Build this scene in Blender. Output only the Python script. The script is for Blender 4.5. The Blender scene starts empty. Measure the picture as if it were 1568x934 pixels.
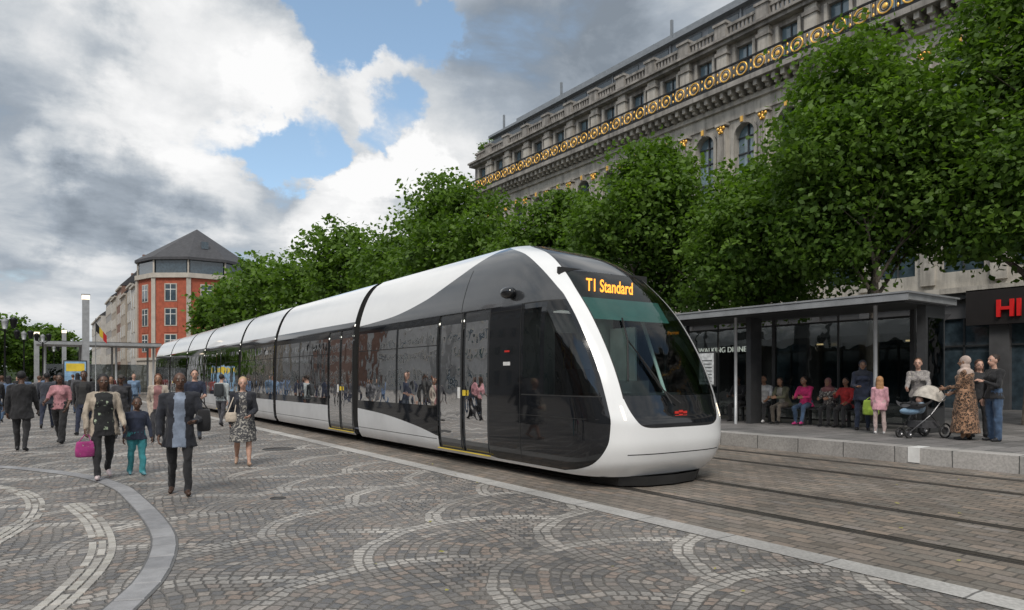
import bpy, math, random, time
import numpy as np
from mathutils import Vector, Matrix, noise
from mathutils.bvhtree import BVHTree
T0=time.time()
scene=bpy.context.scene
COL=scene.collection
rad=math.radians
# ------------------------------------------------------------------ node helpers
class NT:
    def __init__(s,nt): s.nt=nt
    def n(s,t,**k):
        nd=s.nt.nodes.new(t)
        for a,b in k.items(): setattr(nd,a,b)
        return nd
    def set(s,inp,v):
        if v is None: return
        if isinstance(v,bpy.types.NodeSocket): s.nt.links.new(v,inp)
        elif isinstance(v,(tuple,list)) and len(v)==3 and inp.type=='RGBA': inp.default_value=(*v,1)
        else: inp.default_value=v
    def m(s,op,a,b=None,c=None,clamp=False):
        nd=s.n('ShaderNodeMath',operation=op,use_clamp=clamp)
        s.set(nd.inputs[0],a); s.set(nd.inputs[1],b); s.set(nd.inputs[2],c)
        return nd.outputs[0]
    def mix(s,f,a,b):
        nd=s.n('ShaderNodeMix',data_type='RGBA')
        s.set(nd.inputs[0],f); s.set(nd.inputs[6],a); s.set(nd.inputs[7],b)
        return nd.outputs[2]
    def fmix(s,f,a,b):
        nd=s.n('ShaderNodeMix',data_type='FLOAT')
        s.set(nd.inputs[0],f); s.set(nd.inputs[2],a); s.set(nd.inputs[3],b)
        return nd.outputs[0]
    def vm(s,op,a,b=None):
        nd=s.n('ShaderNodeVectorMath',operation=op)
        s.set(nd.inputs[0],a); s.set(nd.inputs[1],b)
        return nd.outputs[1] if op in('DOT_PRODUCT','LENGTH') else nd.outputs[0]
    def noise(s,vec,scale,detail=4,rough=.55,dist=0):
        nd=s.n('ShaderNodeTexNoise'); s.set(nd.inputs['Vector'],vec)
        nd.inputs['Scale'].default_value=scale; nd.inputs['Detail'].default_value=detail
        nd.inputs['Roughness'].default_value=rough; nd.inputs['Distortion'].default_value=dist
        return nd
    def mr(s,v,a,b,c=0,d=1,smooth=True):
        nd=s.n('ShaderNodeMapRange',interpolation_type='SMOOTHSTEP' if smooth else 'LINEAR')
        s.set(nd.inputs[0],v); s.set(nd.inputs[1],a); s.set(nd.inputs[2],b); s.set(nd.inputs[3],c); s.set(nd.inputs[4],d)
        return nd.outputs[0]
    def bump(s,h,dist,st=1.0):
        nd=s.n('ShaderNodeBump'); nd.inputs['Strength'].default_value=st
        nd.inputs['Distance'].default_value=dist; s.set(nd.inputs['Height'],h)
        return nd.outputs[0]
def newmat(name):
    m=bpy.data.materials.new(name); m.use_nodes=True
    nt=NT(m.node_tree); b=m.node_tree.nodes['Principled BSDF']
    return m,nt,b
_pc={}
def pbr(name,col,rough=.5,metal=0,var=.12,vs=3.0,bump=0,bs=40,coat=0,emit=0,stain=0):
    if name in _pc: return _pc[name]
    m,nt,b=newmat(name)
    pos=nt.n('ShaderNodeNewGeometry').outputs['Position']
    nz=nt.noise(pos,vs,4,.6).outputs[0]
    f=nt.mr(nz,.3,.7,1-var,1+var)
    c=nt.vm('SCALE',(col[0],col[1],col[2])); sc=c.node; nt.set(sc.inputs[3],f)
    if stain:
        mp=nt.n('ShaderNodeMapping'); mp.inputs['Scale'].default_value=(1.2,1.2,.12); nt.set(mp.inputs[0],pos)
        st=nt.noise(mp.outputs[0],1.6,5,.7).outputs[0]
        g=nt.mr(st,.4,.68,1,1-stain)
        s2=nt.vm('SCALE',c); nt.set(s2.node.inputs[3],g); c=s2
    nt.set(b.inputs['Base Color'],c)
    b.inputs['Roughness'].default_value=rough; b.inputs['Metallic'].default_value=metal
    b.inputs['Coat Weight'].default_value=coat
    if emit:
        b.inputs['Emission Color'].default_value=(*col,1); b.inputs['Emission Strength'].default_value=emit
    if bump:
        nz2=nt.noise(pos,bs,4).outputs[0]
        nt.set(b.inputs['Normal'],nt.bump(nz2,bump))
    _pc[name]=m
    return m
def glassmat(name,tint,rough=.02,base=.04,ior=1.5):
    if name in _pc: return _pc[name]
    m=bpy.data.materials.new(name); m.use_nodes=True; t=m.node_tree; t.nodes.clear(); nt=NT(t)
    fr=nt.n('ShaderNodeFresnel'); fr.inputs[0].default_value=ior
    tr=nt.n('ShaderNodeBsdfTransparent'); tr.inputs[0].default_value=(*tint,1)
    gl=nt.n('ShaderNodeBsdfGlossy'); gl.inputs['Roughness'].default_value=rough; gl.inputs[0].default_value=(.9,.9,.9,1)
    pos=nt.n('ShaderNodeNewGeometry').outputs['Position']
    nz=nt.noise(pos,1.3,2).outputs[0]
    nt.set(gl.inputs['Normal'],nt.bump(nz,.012))
    mx=nt.n('ShaderNodeMixShader'); f=nt.m('ADD',fr.outputs[0],base,clamp=True)
    nt.set(mx.inputs[0],f); nt.set(mx.inputs[1],tr.outputs[0]); nt.set(mx.inputs[2],gl.outputs[0])
    o=nt.n('ShaderNodeOutputMaterial'); nt.set(o.inputs[0],mx.outputs[0]); _pc[name]=m
    return m
# ------------------------------------------------------------------ mesh builder
class MB:
    def __init__(s): s.v=[]; s.f=[]; s.mi=[]; s.mats=[]; s.sm=[]
    def mid(s,m):
        if m not in s.mats: s.mats.append(m)
        return s.mats.index(m)
    def add(s,vs,fs,m,smooth=False):
        o=len(s.v); s.v.extend([tuple(p) for p in vs]); i=s.mid(m)
        for f in fs: s.f.append(tuple(a+o for a in f)); s.mi.append(i); s.sm.append(smooth)
    def box(s,a,b,m):
        x0,y0,z0=[min(p,q) for p,q in zip(a,b)]; x1,y1,z1=[max(p,q) for p,q in zip(a,b)]
        s.add([(x0,y0,z0),(x1,y0,z0),(x1,y1,z0),(x0,y1,z0),(x0,y0,z1),(x1,y0,z1),(x1,y1,z1),(x0,y1,z1)],
          [(0,3,2,1),(4,5,6,7),(0,1,5,4),(1,2,6,5),(2,3,7,6),(3,0,4,7)],m)
    def quad(s,a,b,c,d,m): s.add([a,b,c,d],[(0,1,2,3)],m)
    def tube(s,p,r,m,n=8,cap=True):
        p=[Vector(q) for q in p]; 
        if not isinstance(r,(list,tuple)): r=[r]*len(p)
        vs=[];fs=[]
        up=Vector((0,0,1)) 
        for i,q in enumerate(p):
            d=(p[min(i+1,len(p)-1)]-p[max(i-1,0)]).normalized()
            a=d.cross(up)
            if a.length<.05: a=d.cross(Vector((1,0,0)))
            a.normalize(); b=a.cross(d)
            for k in range(n):
                t=2*math.pi*k/n; vs.append(q+(a*math.cos(t)+b*math.sin(t))*r[i])
        for i in range(len(p)-1):
            for k in range(n):
                fs.append((i*n+k,i*n+(k+1)%n,(i+1)*n+(k+1)%n,(i+1)*n+k))
        if cap:
            fs.append(tuple(range(n))); fs.append(tuple((len(p)-1)*n+k for k in reversed(range(n))))
        s.add(vs,fs,m,True)
    def grid(s,fn,us,vr,nv,m,smooth=True):
        vs=[];fs=[]
        for u in us:
            a,b=vr(u)
            for j in range(nv+1): vs.append(fn(u,a+(b-a)*j/nv))
        n=nv+1
        for i in range(len(us)-1):
            for j in range(nv): fs.append((i*n+j,(i+1)*n+j,(i+1)*n+j+1,i*n+j+1))
        s.add(vs,fs,m,smooth)
    def obj(s,name,parent=None,loc=None):
        me=bpy.data.meshes.new(name); me.from_pydata(s.v,[],s.f)
        for m in s.mats: me.materials.append(m)
        me.polygons.foreach_set('material_index',s.mi); me.polygons.foreach_set('use_smooth',s.sm); me.update()
        o=bpy.data.objects.new(name,me); COL.objects.link(o)
        if parent: o.parent=parent
        if loc: o.location=loc
        return o
def empty(name,loc=(0,0,0)):
    e=bpy.data.objects.new(name,None); COL.objects.link(e); e.location=loc; e.empty_display_size=.3; return e
def text(name,body,size,mat,loc,rot,parent=None,ext=.01,align='CENTER',bold=0):
    c=bpy.data.curves.new(name,'FONT'); c.body=body; c.size=size; c.extrude=ext; c.align_x=align; c.offset=bold
    o=bpy.data.objects.new(name,c); COL.objects.link(o)
    dg=bpy.context.evaluated_depsgraph_get(); dg.update()
    me=bpy.data.meshes.new_from_object(o.evaluated_get(dg)); bpy.data.objects.remove(o)
    me.materials.clear(); me.materials.append(mat)
    o=bpy.data.objects.new(name,me); COL.objects.link(o); o.location=loc; o.rotation_euler=rot
    if parent: o.parent=parent
    return o
# ------------------------------------------------------------------ camera
cam=bpy.data.cameras.new('camera'); co=bpy.data.objects.new('camera',cam); COL.objects.link(co)
co.location=(0,0,1.6); TH=34.7
co.rotation_euler=(rad(90),0,rad(-TH)); cam.lens=24; cam.sensor_width=36; cam.shift_y=.0708; cam.clip_end=5000
scene.camera=co
scene.view_settings.view_transform='Standard'
# ------------------------------------------------------------------ world
w=bpy.data.worlds.new('World'); scene.world=w; w.use_nodes=True; wt=NT(w.node_tree); bg=w.node_tree.nodes['Background']
SUN_AZ,SUN_EL=222,50
sky=wt.n('ShaderNodeTexSky',sky_type='NISHITA'); sky.sun_disc=False; sky.sun_elevation=rad(SUN_EL); sky.sun_rotation=rad(SUN_AZ)
D=wt.n('ShaderNodeTexCoord').outputs['Generated']
sep=wt.n('ShaderNodeSeparateXYZ'); wt.set(sep.inputs[0],D)
zz=wt.m('ADD',wt.m('MAXIMUM',sep.outputs[2],0),.26)
cx_=wt.m('DIVIDE',sep.outputs[0],zz); cy_=wt.m('DIVIDE',sep.outputs[1],zz)
cmb=wt.n('ShaderNodeCombineXYZ'); wt.set(cmb.inputs[0],cx_); wt.set(cmb.inputs[1],cy_)
P=cmb.outputs[0]
nA=wt.noise(P,1.6,7,.55,.25); nB=wt.noise(P,3.2,7,.6,.3)
warp=wt.vm('SUBTRACT',nA.outputs[1],(.5,.5,.5)); 
ws=wt.vm('SCALE',warp); ws.node.inputs[3].default_value=.28
nC=wt.noise(D,9,6,.62); w2=wt.vm('SUBTRACT',nC.outputs[1],(.5,.5,.5)); w2s=wt.vm('SCALE',w2); w2s.node.inputs[3].default_value=.16
Dw=wt.vm('NORMALIZE',wt.vm('ADD',wt.vm('ADD',D,ws),w2s))
def blobs(lst):
    acc=None
    for az,el,r,wgt in lst:
        a,e=rad(az),rad(el); d=(math.sin(a)*math.cos(e),math.cos(a)*math.cos(e),math.sin(e))
        v=wt.m('MULTIPLY',wt.mr(wt.vm('DOT_PRODUCT',Dw,d),math.cos(rad(r)),math.cos(rad(r*.3))),wgt)
        acc=v if acc is None else wt.m('ADD',acc,v)
    return acc
blue=blobs([(21,25.5,6,.8),(25,25,4.5,.75),(17,17,5,.95),(12.5,16.5,4,.8),(24.7,18.4,3.5,.7),(19,28.5,3.5,.6),(120,35,20,1),(-100,30,16,.9)])
dark=blobs([(37,27,10,.65),(45,25,8,.55),(5.5,11.5,5.5,.95),(-1,20,7,.35),(0,11.5,5,.5),(30,38,12,.4),(12,29,5,.2)])
white=blobs([(10,21.5,8,.9),(15.5,20,5,.8),(22.6,14.3,3.2,1.5),(27.4,15.5,3.6,1.5),(10,12.2,4,.7),(24,22,3,.5),(20,12,4,1),(3,16,4,.7),(5,28,6,.6),(-2,26,5,.5)])
den=wt.mr(wt.m('SUBTRACT',wt.m('ADD',wt.m('MULTIPLY',wt.m('SUBTRACT',nA.outputs[0],.5),1.6),wt.m('MULTIPLY',wt.m('SUBTRACT',nB.outputs[0],.5),1.3)),wt.m('SUBTRACT',blue,wt.m('MULTIPLY',white,.6))),-.74,-.18)
shade=wt.m('ADD',wt.m('MULTIPLY',wt.m('SUBTRACT',nB.outputs[0],.5),1.3),wt.m('ADD',.56,wt.m('MULTIPLY',wt.m('SUBTRACT',nA.outputs[0],.5),1.1)))
shade=wt.m('ADD',shade,wt.m('SUBTRACT',wt.m('MULTIPLY',white,.36),wt.m('MULTIPLY',dark,.42)),clamp=True)
cr=wt.n('ShaderNodeValToRGB'); wt.set(cr.inputs[0],shade)
e=cr.color_ramp.elements; e[0].position=0; e[0].color=(2.3,2.7,3.2,1); e[1].position=1; e[1].color=(9.8,9.8,9.8,1)
for p,c in((.28,(3.8,4.3,4.9,1)),(.52,(5.9,6.25,6.6,1)),(.75,(8.1,8.2,8.3,1))):
    q=e.new(p); q.color=c
skyc=wt.vm('ADD',wt.vm('MULTIPLY',sky.outputs[0],(1.6,1.6,1.55)),(.8,1.15,1.25))
haze=wt.mr(sep.outputs[2],.0,.16,.5,0)
cl=wt.mix(den,skyc,cr.outputs[0]); cl=wt.mix(haze,cl,(7.2,7.4,7.6))
wt.set(bg.inputs[0],cl); bg.inputs[1].default_value=.1
sl=bpy.data.lights.new('sun','SUN'); so=bpy.data.objects.new('sun',sl); COL.objects.link(so)
sl.energy=2.3; sl.angle=rad(22); sl.color=(1,.94,.86)
a,e_=rad(SUN_AZ),rad(SUN_EL)
so.rotation_euler=Vector((math.sin(a)*math.cos(e_),math.cos(a)*math.cos(e_),math.sin(e_))).to_track_quat('Z','Y').to_euler()
# ------------------------------------------------------------------ ground materials
def cobble(name,rot=-14,s=.098,R=1.62):
    m,nt,b=newmat(name)
    pos=nt.n('ShaderNodeNewGeometry').outputs['Position']
    mp=nt.n('ShaderNodeMapping'); mp.inputs['Rotation'].default_value=(0,0,rad(rot)); nt.set(mp.inputs[0],pos)
    wob=nt.noise(pos,.9,4,.6).outputs[1]; wv=nt.vm('SCALE',nt.vm('SUBTRACT',wob,(.5,.5,.5))); wv.node.inputs[3].default_value=.30
    pp=nt.vm('ADD',mp.outputs[0],wv)
    sp=nt.n('ShaderNodeSeparateXYZ'); nt.set(sp.inputs[0],pp); x,y=sp.outputs[0],sp.outputs[1]
    H=R/2
    j0=nt.m('FLOOR',nt.m('DIVIDE',y,H)); yl=nt.m('SUBTRACT',y,nt.m('MULTIPLY',j0,H)); par=nt.m('FLOORED_MODULO',j0,2)
    def loc(ph):
        t=nt.m('SUBTRACT',x,nt.m('MULTIPLY',ph,R)); i=nt.m('ROUND',nt.m('DIVIDE',t,2*R))
        return nt.m('SUBTRACT',t,nt.m('MULTIPLY',i,2*R)),i
    xb,ib=loc(par); xa,ia=loc(nt.m('SUBTRACT',1,par)); ya=nt.m('ADD',yl,H)
    r1=nt.m('SQRT',nt.m('ADD',nt.m('MULTIPLY',xa,xa),nt.m('MULTIPLY',ya,ya)))
    ins=nt.m('LESS_THAN',r1,R)
    X=nt.fmix(ins,xb,xa); Y=nt.fmix(ins,yl,ya); I=nt.fmix(ins,ib,ia)
    r=nt.m('SQRT',nt.m('ADD',nt.m('MULTIPLY',X,X),nt.m('MULTIPLY',Y,Y))); th=nt.m('ARCTAN2',X,Y)
    rr=nt.m('DIVIDE',nt.m('SUBTRACT',R,r),s); ri=nt.m('FLOOR',rr); rf=nt.m('FRACT',rr)
    al=nt.m('ADD',nt.m('MULTIPLY',th,nt.m('SUBTRACT',R/s-.5,ri)),nt.m('MULTIPLY',ri,.37))
    ai=nt.m('FLOOR',al); af=nt.m('FRACT',al)
    ed=nt.m('MINIMUM',nt.m('MINIMUM',rf,nt.m('SUBTRACT',1,rf)),nt.m('MINIMUM',af,nt.m('SUBTRACT',1,af)))
    fine=nt.noise(pos,35,4,.65).outputs[0]
    ed=nt.m('ADD',ed,nt.m('MULTIPLY',nt.m('SUBTRACT',fine,.5),.24))
    st=nt.mr(ed,.01,.15)
    cb=nt.n('ShaderNodeCombineXYZ'); nt.set(cb.inputs[0],nt.m('ADD',ai,nt.m('MULTIPLY',I,17.3))); nt.set(cb.inputs[1],ri); nt.set(cb.inputs[2],j0)
    wn=nt.n('ShaderNodeTexWhiteNoise',noise_dimensions='3D'); nt.set(wn.inputs[0],cb.outputs[0])
    ramp=nt.n('ShaderNodeValToRGB'); nt.set(ramp.inputs[0],wn.outputs[0]); ramp.color_ramp.interpolation='LINEAR'
    e=ramp.color_ramp.elements; e[0].color=(.10,.10,.102,1); e[1].color=(.31,.29,.265,1)
    for p,c in((.2,(.155,.147,.142,1)),(.5,(.20,.185,.168,1)),(.7,(.225,.21,.197,1)),(.88,(.26,.205,.17,1))):
        q=e.new(p); q.color=c
    big=nt.noise(pos,.35,5,.6).outputs[0]
    band=nt.m('MULTIPLY',nt.m('LESS_THAN',ri,1.5),nt.mr(nt.noise(pos,.7,4,.6).outputs[0],.34,.58,.25,.92))
    v=nt.mr(wn.outputs[0],0,1,.82,1.12,False)
    bc=nt.vm('SCALE',(.40,.38,.35)); nt.set(bc.node.inputs[3],v)
    stain=nt.mr(big,.3,.7,.8,1.2)
    c=nt.mix(band,ramp.outputs[0],bc)
    c=nt.mix(st,nt.mix(nt.mr(nt.noise(pos,1.1,3).outputs[0],.35,.65),(.09,.083,.075),(.165,.152,.136)),c)
    sc=nt.vm('SCALE',c); nt.set(sc.node.inputs[3],nt.m('MULTIPLY',stain,nt.mr(fine,.3,.7,.82,1.18)))
    nt.set(b.inputs['Base Color'],sc)
    nt.set(b.inputs['Roughness'],nt.mr(wn.outputs[0],0,1,.45,.75)) 
    h=nt.m('ADD',st,nt.m('MULTIPLY',fine,.35))
    nt.set(b.inputs['Normal'],nt.bump(h,.011,.9))
    return m
def setts(name,bw,bh,cols,mort,rot=0,mortar=.012,bump=.01,rough=.65):
    m,nt,b=newmat(name)
    pos=nt.n('ShaderNodeNewGeometry').outputs['Position']
    wob=nt.noise(pos,2.3,3).outputs[1]; wv=nt.vm('SCALE',nt.vm('SUBTRACT',wob,(.5,.5,.5))); wv.node.inputs[3].default_value=.06
    mp=nt.n('ShaderNodeMapping'); mp.inputs['Rotation'].default_value=(0,0,rad(rot)); nt.set(mp.inputs[0],nt.vm('ADD',pos,wv))
    br=nt.n('ShaderNodeTexBrick'); nt.set(br.inputs[0],mp.outputs[0])
    br.inputs['Color1'].default_value=(0,0,0,1); br.inputs['Color2'].default_value=(1,1,1,1); br.inputs['Mortar'].default_value=(.5,.5,.5,1)
    br.inputs['Scale'].default_value=1; br.inputs['Mortar Size'].default_value=mortar; br.inputs['Mortar Smooth'].default_value=.4
    br.inputs['Brick Width'].default_value=bw; br.inputs['Row Height'].default_value=bh
    ramp=nt.n('ShaderNodeValToRGB'); nt.set(ramp.inputs[0],br.outputs[0])
    e=ramp.color_ramp.elements; e[0].color=(*cols[0],1); e[1].color=(*cols[-1],1)
    for i,c in enumerate(cols[1:-1]): q=e.new((i+1)/(len(cols)-1)); q.color=(*c,1)
    fine=nt.noise(pos,28,5,.65).outputs[0]; big=nt.noise(pos,.5,5,.6).outputs[0]
    c=nt.mix(br.outputs[1],ramp.outputs[0],mort)
    sc=nt.vm('SCALE',c); nt.set(sc.node.inputs[3],nt.m('MULTIPLY',nt.mr(big,.3,.7,.75,1.2),nt.mr(fine,.3,.7,.82,1.18)))
    nt.set(b.inputs['Base Color'],sc); b.inputs['Roughness'].default_value=rough
    h=nt.m('ADD',nt.m('SUBTRACT',1,br.outputs[1]),nt.m('MULTIPLY',fine,.35))
    nt.set(b.inputs['Normal'],nt.bump(h,bump,.9))
    return m
m_cob=cobble('fan_cobbles')
m_trk=setts('track_setts',.26,.16,[(.14,.12,.10),(.20,.168,.14),(.165,.15,.13),(.25,.20,.16),(.205,.183,.165)],(.10,.09,.078),rot=90)
m_gran=setts('granite_strip',1.1,3.0,[(.35,.34,.325),(.43,.42,.40)],(.14,.135,.13),rot=90,bump=.003)
m_kerb=setts('kerb_granite',1.0,3.0,[(.32,.31,.295),(.42,.40,.38)],(.10,.10,.095),rot=90,bump=.004)
m_plat=setts('platform_slabs',.6,.4,[(.15,.147,.143),(.20,.19,.185),(.24,.23,.225)],(.08,.08,.08),bump=.003)
g=MB(); g.add([(-1500,-1500,0),(1500,-1500,0),(1500,3000,0),(-1500,3000,0)],[(0,1,2,3)],m_cob); g.obj('plaza_ground')
g=MB(); g.add([(5.8,-60,.004),(13.3,-60,.004),(13.3,400,.004),(5.8,400,.004)],[(0,1,2,3)],m_trk); g.obj('tramway_paving')
g=MB(); g.add([(5.50,-60,.006),(5.8,-60,.006),(5.8,400,.006),(5.50,400,.006)],[(0,1,2,3)],m_gran); g.obj('granite_edge_strip')
m_rail=pbr('rail_steel',(.24,.22,.20),.35,.9,.2); m_seal=pbr('rail_seal',(.04,.036,.032),.8)
r=MB()
for x in(6.95,8.45,11.0,12.45):
    r.box((x-.08,-60,.0),(x+.09,400,.008),m_seal); r.box((x-.045,-60,.008),(x+.02,400,.014),m_rail); r.box((x+.05,-60,.008),(x+.07,400,.013),m_rail)
r.obj('tram_rails')
pk=MB(); pk.box((13.3,-60,0),(13.75,120,.30),m_kerb); pk.obj('platform_kerb')
pf=MB(); pf.box((13.75,-60,0),(60,120,.295),m_plat); pf.obj('platform_pavement')
m_wpaint=pbr('white_marking',(.75,.75,.73),.6)
wm=MB(); wm.box((13.285,6.05,.03),(13.3,6.25,.303),m_wpaint); wm.box((13.285,6.05,.303),(13.7,6.25,.308),m_wpaint); wm.obj('platform_marker')
def catmull(P,n=12):
    out=[]
    for i in range(len(P)-1):
        p0,p1,p2,p3=[Vector(P[max(0,min(len(P)-1,k))]) for k in(i-1,i,i+1,i+2)]
        for j in range(n):
            t=j/n; out.append(.5*((2*p1)+(-p0+p2)*t+(2*p0-5*p1+4*p2-p3)*t*t+(-p0+3*p1-3*p2+p3)*t**3))
    out.append(Vector(P[-1])); return out
def laid_stones(name,P,wd,rows,step,gap,z,mats,base,seed,drop=0):
    pts=catmull([(x,y,0) for x,y in P],30); acc=[0]
    for i in range(1,len(pts)): acc.append(acc[-1]+(pts[i]-pts[i-1]).length)
    def at(d):
        i=int(np.searchsorted(acc,d,side='right'))-1; i=max(0,min(i,len(pts)-2)); t=(d-acc[i])/(acc[i+1]-acc[i]+1e-9)
        p=pts[i].lerp(pts[i+1],t); tg=(pts[i+1]-pts[i]).normalized(); return p,Vector((-tg.y,tg.x,0))
    rd=random.Random(seed); b=MB(); d=0
    if base:
        vs=[];fs=[];k=0;dd=0
        while dd<acc[-1]:
            p,n=at(dd); vs+=[(p+n*(wd/2+.01))[:2]+(.005,),(p-n*(wd/2+.01))[:2]+(.005,)]; k+=1; dd+=.1
        for i in range(k-1): fs.append((2*i,2*i+2,2*i+3,2*i+1))
        b.add(vs,fs,base)
    while d+step<acc[-1]:
        for r_ in range(rows):
            if rd.random()<drop: continue
            o0=-wd/2+wd*r_/rows+gap/2; o1=-wd/2+wd*(r_+1)/rows-gap/2; sh=rd.uniform(-.01,.01) if rows>1 else 0; zt=z+rd.uniform(-.0015,.0015)
            pa,na=at(d+gap/2+sh); pb,nb=at(d+step-gap/2+sh)
            c=[pa+na*o0,pb+nb*o0,pb+nb*o1,pa+na*o1]; ctr=sum(c,Vector())/4
            top=[ctr+(q-ctr)*.94 for q in c]
            b.add([(q.x,q.y,.001) for q in c]+[(q.x,q.y,zt) for q in top],[(4,7,6,5),(0,4,5,1),(1,5,6,2),(2,6,7,3),(3,7,4,0)],rd.choice(mats))
        d+=step
    return b.obj(name)
dm_=[pbr('channel_stone_%d'%i,c,.7,0,.12,6,bump=.003,bs=60) for i,c in enumerate(((.25,.25,.257),(.29,.29,.297),(.225,.226,.235)))]
wm_=[pbr('white_sett_%d'%i,c,.7,0,.12,8,bump=.003,bs=60) for i,c in enumerate(((.40,.385,.35),(.33,.315,.29),(.46,.44,.405)))]
laid_stones('drainage_channel',[(-9,19.6),(-6,18.5),(-3.5,17.6),(-2,16.7),(-.58,15.25),(.53,13.2),(.95,11.5),(1.04,9.95),(1.06,8.5),(1.0,7.37),(.76,6.21),(.45,5.4),(0,4.4),(-.7,3.2),(-1.6,2.2)],.22,1,.42,.012,.012,dm_,pbr('channel_joint',(.12,.12,.12),.8),3)
laid_stones('light_stone_band',[(-1.0,3.9),(-.4,4.8),(.05,5.65),(.45,7.13),(.50,8.75),(.33,10.3)],.24,3,.12,.016,.010,wm_,None,5,.1)
laid_stones('light_stone_band',[(-3.2,14.6),(-1.6,13.9),(-.6,12.6),(-.1,11.2),(-.1,9.4),(-.6,7.6)],.22,3,.12,.016,.010,wm_,None,6,.25)
m_iron=pbr('cast_iron',(.06,.055,.05),.5,.6)
mh=MB(); mh.tube([(4.4,15.5,.0),(4.4,15.5,.008)],.35,m_iron,24); mh.tube([(2.6,9.2,.0),(2.6,9.2,.008)],.10,m_iron,16); mh.obj('manhole_cover')
rl=random.Random(4); lt=MB(); m_lit=pbr('fallen_leaf',(.28,.26,.05),.7,0,.4,9)
for i in range(50):
    x=rl.uniform(2,13); y=rl.uniform(2.5,14); a0=rl.uniform(0,6.28); s_=rl.uniform(.015,.035)
    if 6.3<x<9.2 and y>6.5: continue
    vs=[(x+s_*math.cos(a0+k*1.57)*(1 if k%2 else .6),y+s_*math.sin(a0+k*1.57)*(1 if k%2 else .6),.016+rl.uniform(0,.012)) for k in range(4)]; lt.add(vs,[(0,1,2,3)],m_lit)
lt.obj('fallen_leaves')
# ------------------------------------------------------------------ TRAM
m_white=pbr('tram_white',(.84,.85,.85),.2,0,.03,.8,coat=.6)
m_silver=pbr('tram_skirt_grey',(.62,.63,.64),.3,.05,.08,1,coat=.4)
m_blk=pbr('tram_black_gloss',(.009,.010,.012),.05,0,.1,coat=.5)
m_dk=pbr('tram_dark_grey',(.045,.048,.052),.15,0,.1,coat=.6)
m_roofd=pbr('tram_roof_dark',(.035,.036,.04),.35,0,.15)
m_rub=pbr('rubber',(.02,.02,.02),.7,0,.2)
m_gl=glassmat('tram_side_glass',(.085,.095,.10),.015,.03,1.45)
m_ws=glassmat('tram_windscreen',(.68,.80,.78),.01,.005,1.36)
m_int=pbr('tram_interior_panel',(.55,.64,.63),.5); m_seat=pbr('tram_seat',(.12,.13,.16),.7)
m_yel=pbr('yellow',(.75,.55,.05),.45); m_red=pbr('red',(.6,.03,.02),.4)
m_led=pbr('amber_led',(1,.30,.02),.5,emit=3.2); m_lamp=pbr('headlamp',(1,.85,.65),.3,emit=1.3); m_ceil=pbr('ceiling_light',(1,.95,.85),.5,emit=2.2)
CX=7.75; ZT=3.97
PZ=[.17,.3,.6,1.0,2.0,2.6,2.9,3.15,3.45,3.70,3.88,3.97]; PW=[1.27,1.34,1.375,1.38,1.375,1.35,1.315,1.25,1.14,1.0,.84,.70]
def smooth_interp(xs,ys):
    xs=np.array(xs,float); ys=np.array(ys,float); h=np.diff(xs); dl=np.diff(ys)/h; mm=np.zeros(len(xs))
    mm[0]=dl[0]; mm[-1]=dl[-1]
    for i in range(1,len(xs)-1):
        if dl[i-1]*dl[i]<=0: mm[i]=0
        else: mm[i]=2*dl[i-1]*dl[i]/(dl[i-1]+dl[i])
    def f(x):
        x=min(max(x,xs[0]),xs[-1]); i=int(min(np.searchsorted(xs,x,side='right')-1,len(xs)-2)); t=(x-xs[i])/h[i]
        return float((1+2*t)*(1-t)**2*ys[i]+t*(1-t)**2*h[i]*mm[i]+t*t*(3-2*t)*ys[i+1]+t*t*(t-1)*h[i]*mm[i+1])
    return f
wf=smooth_interp(PZ,PW)
Yn=smooth_interp([.17,.4,.7,.95,1.15,1.7,2.5,3.1,3.4,3.7,ZT],[7.08,6.88,6.80,6.80,6.86,7.08,7.58,8.14,8.50,9.0,9.8])
C_,NP=1.05,3.3
def surf(side,Y,Z,off=0):
    o=min(max((Y-Yn(Z))/C_,0),1); return (CX+side*(wf(Z)*(1-(1-o)**NP)**(1/NP)+off),Y,Z)
def fsurf(phi,Z,off=0):
    s=1 if phi>=0 else -1; p=rad(abs(phi)); q=math.sin(p)**(2/NP); o=C_*(1-math.cos(p)**(2/NP))
    return (CX+s*q*wf(Z)+ (s*off*q),Yn(Z)+o-off*(1-q*.5),Z)
YE=15.8; YT=10.3
b2=smooth_interp([YT,10.7,11.5,12.6,14,15.8],[ZT,3.83,3.50,3.16,2.94,2.84])
b1=smooth_interp([11.75,12.6,14.3,15.8],[.46,.60,.78,.86])
def inv(f,z,a,b):
    fa=f(a)-z
    for _ in range(40):
        c=(a+b)/2
        if (f(c)-z)*fa>0: a=c
        else: b=c
    return (a+b)/2
YBz=lambda Z: inv(b2,Z,YT,15.8) if Z>2.84 else 15.8
lowf=smooth_interp([.22,.26,.36,.52,.75,1.1],[.95,.66,.44,.33,.27,.25])
YF=lambda Z: Yn(Z)+(lowf(Z) if Z<1.1 else .25+max(0,Z-2.9)*.22)
PHW=34.0
tram=empty('tram',(CX,0,0)); 
def fin(mb,name):
    o=mb.obj(name,tram); o.matrix_parent_inverse=Matrix.Translation((-CX,0,0)); return o
hull=MB(); gls=MB()
def zs(a,b,n): return [a+(b-a)*i/n for i in range(n+1)]
def ub(phi): return .88+.42*(abs(phi)/PHW)**6
phis=[-PHW+2*PHW*i/60 for i in range(61)]
hull.grid(lambda p,z:fsurf(p,z),phis,lambda p:(.17,.50),8,m_white)
hull.grid(lambda p,z:fsurf(p,z,-.012),phis,lambda p:(.50,.515),1,m_rub)
hull.grid(lambda p,z:fsurf(p,z),phis,lambda p:(.515,ub(p)),10,m_white)
hull.grid(lambda p,z:fsurf(p,z,-.01),phis,lambda p:(ub(p),1.34),8,m_blk)
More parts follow.
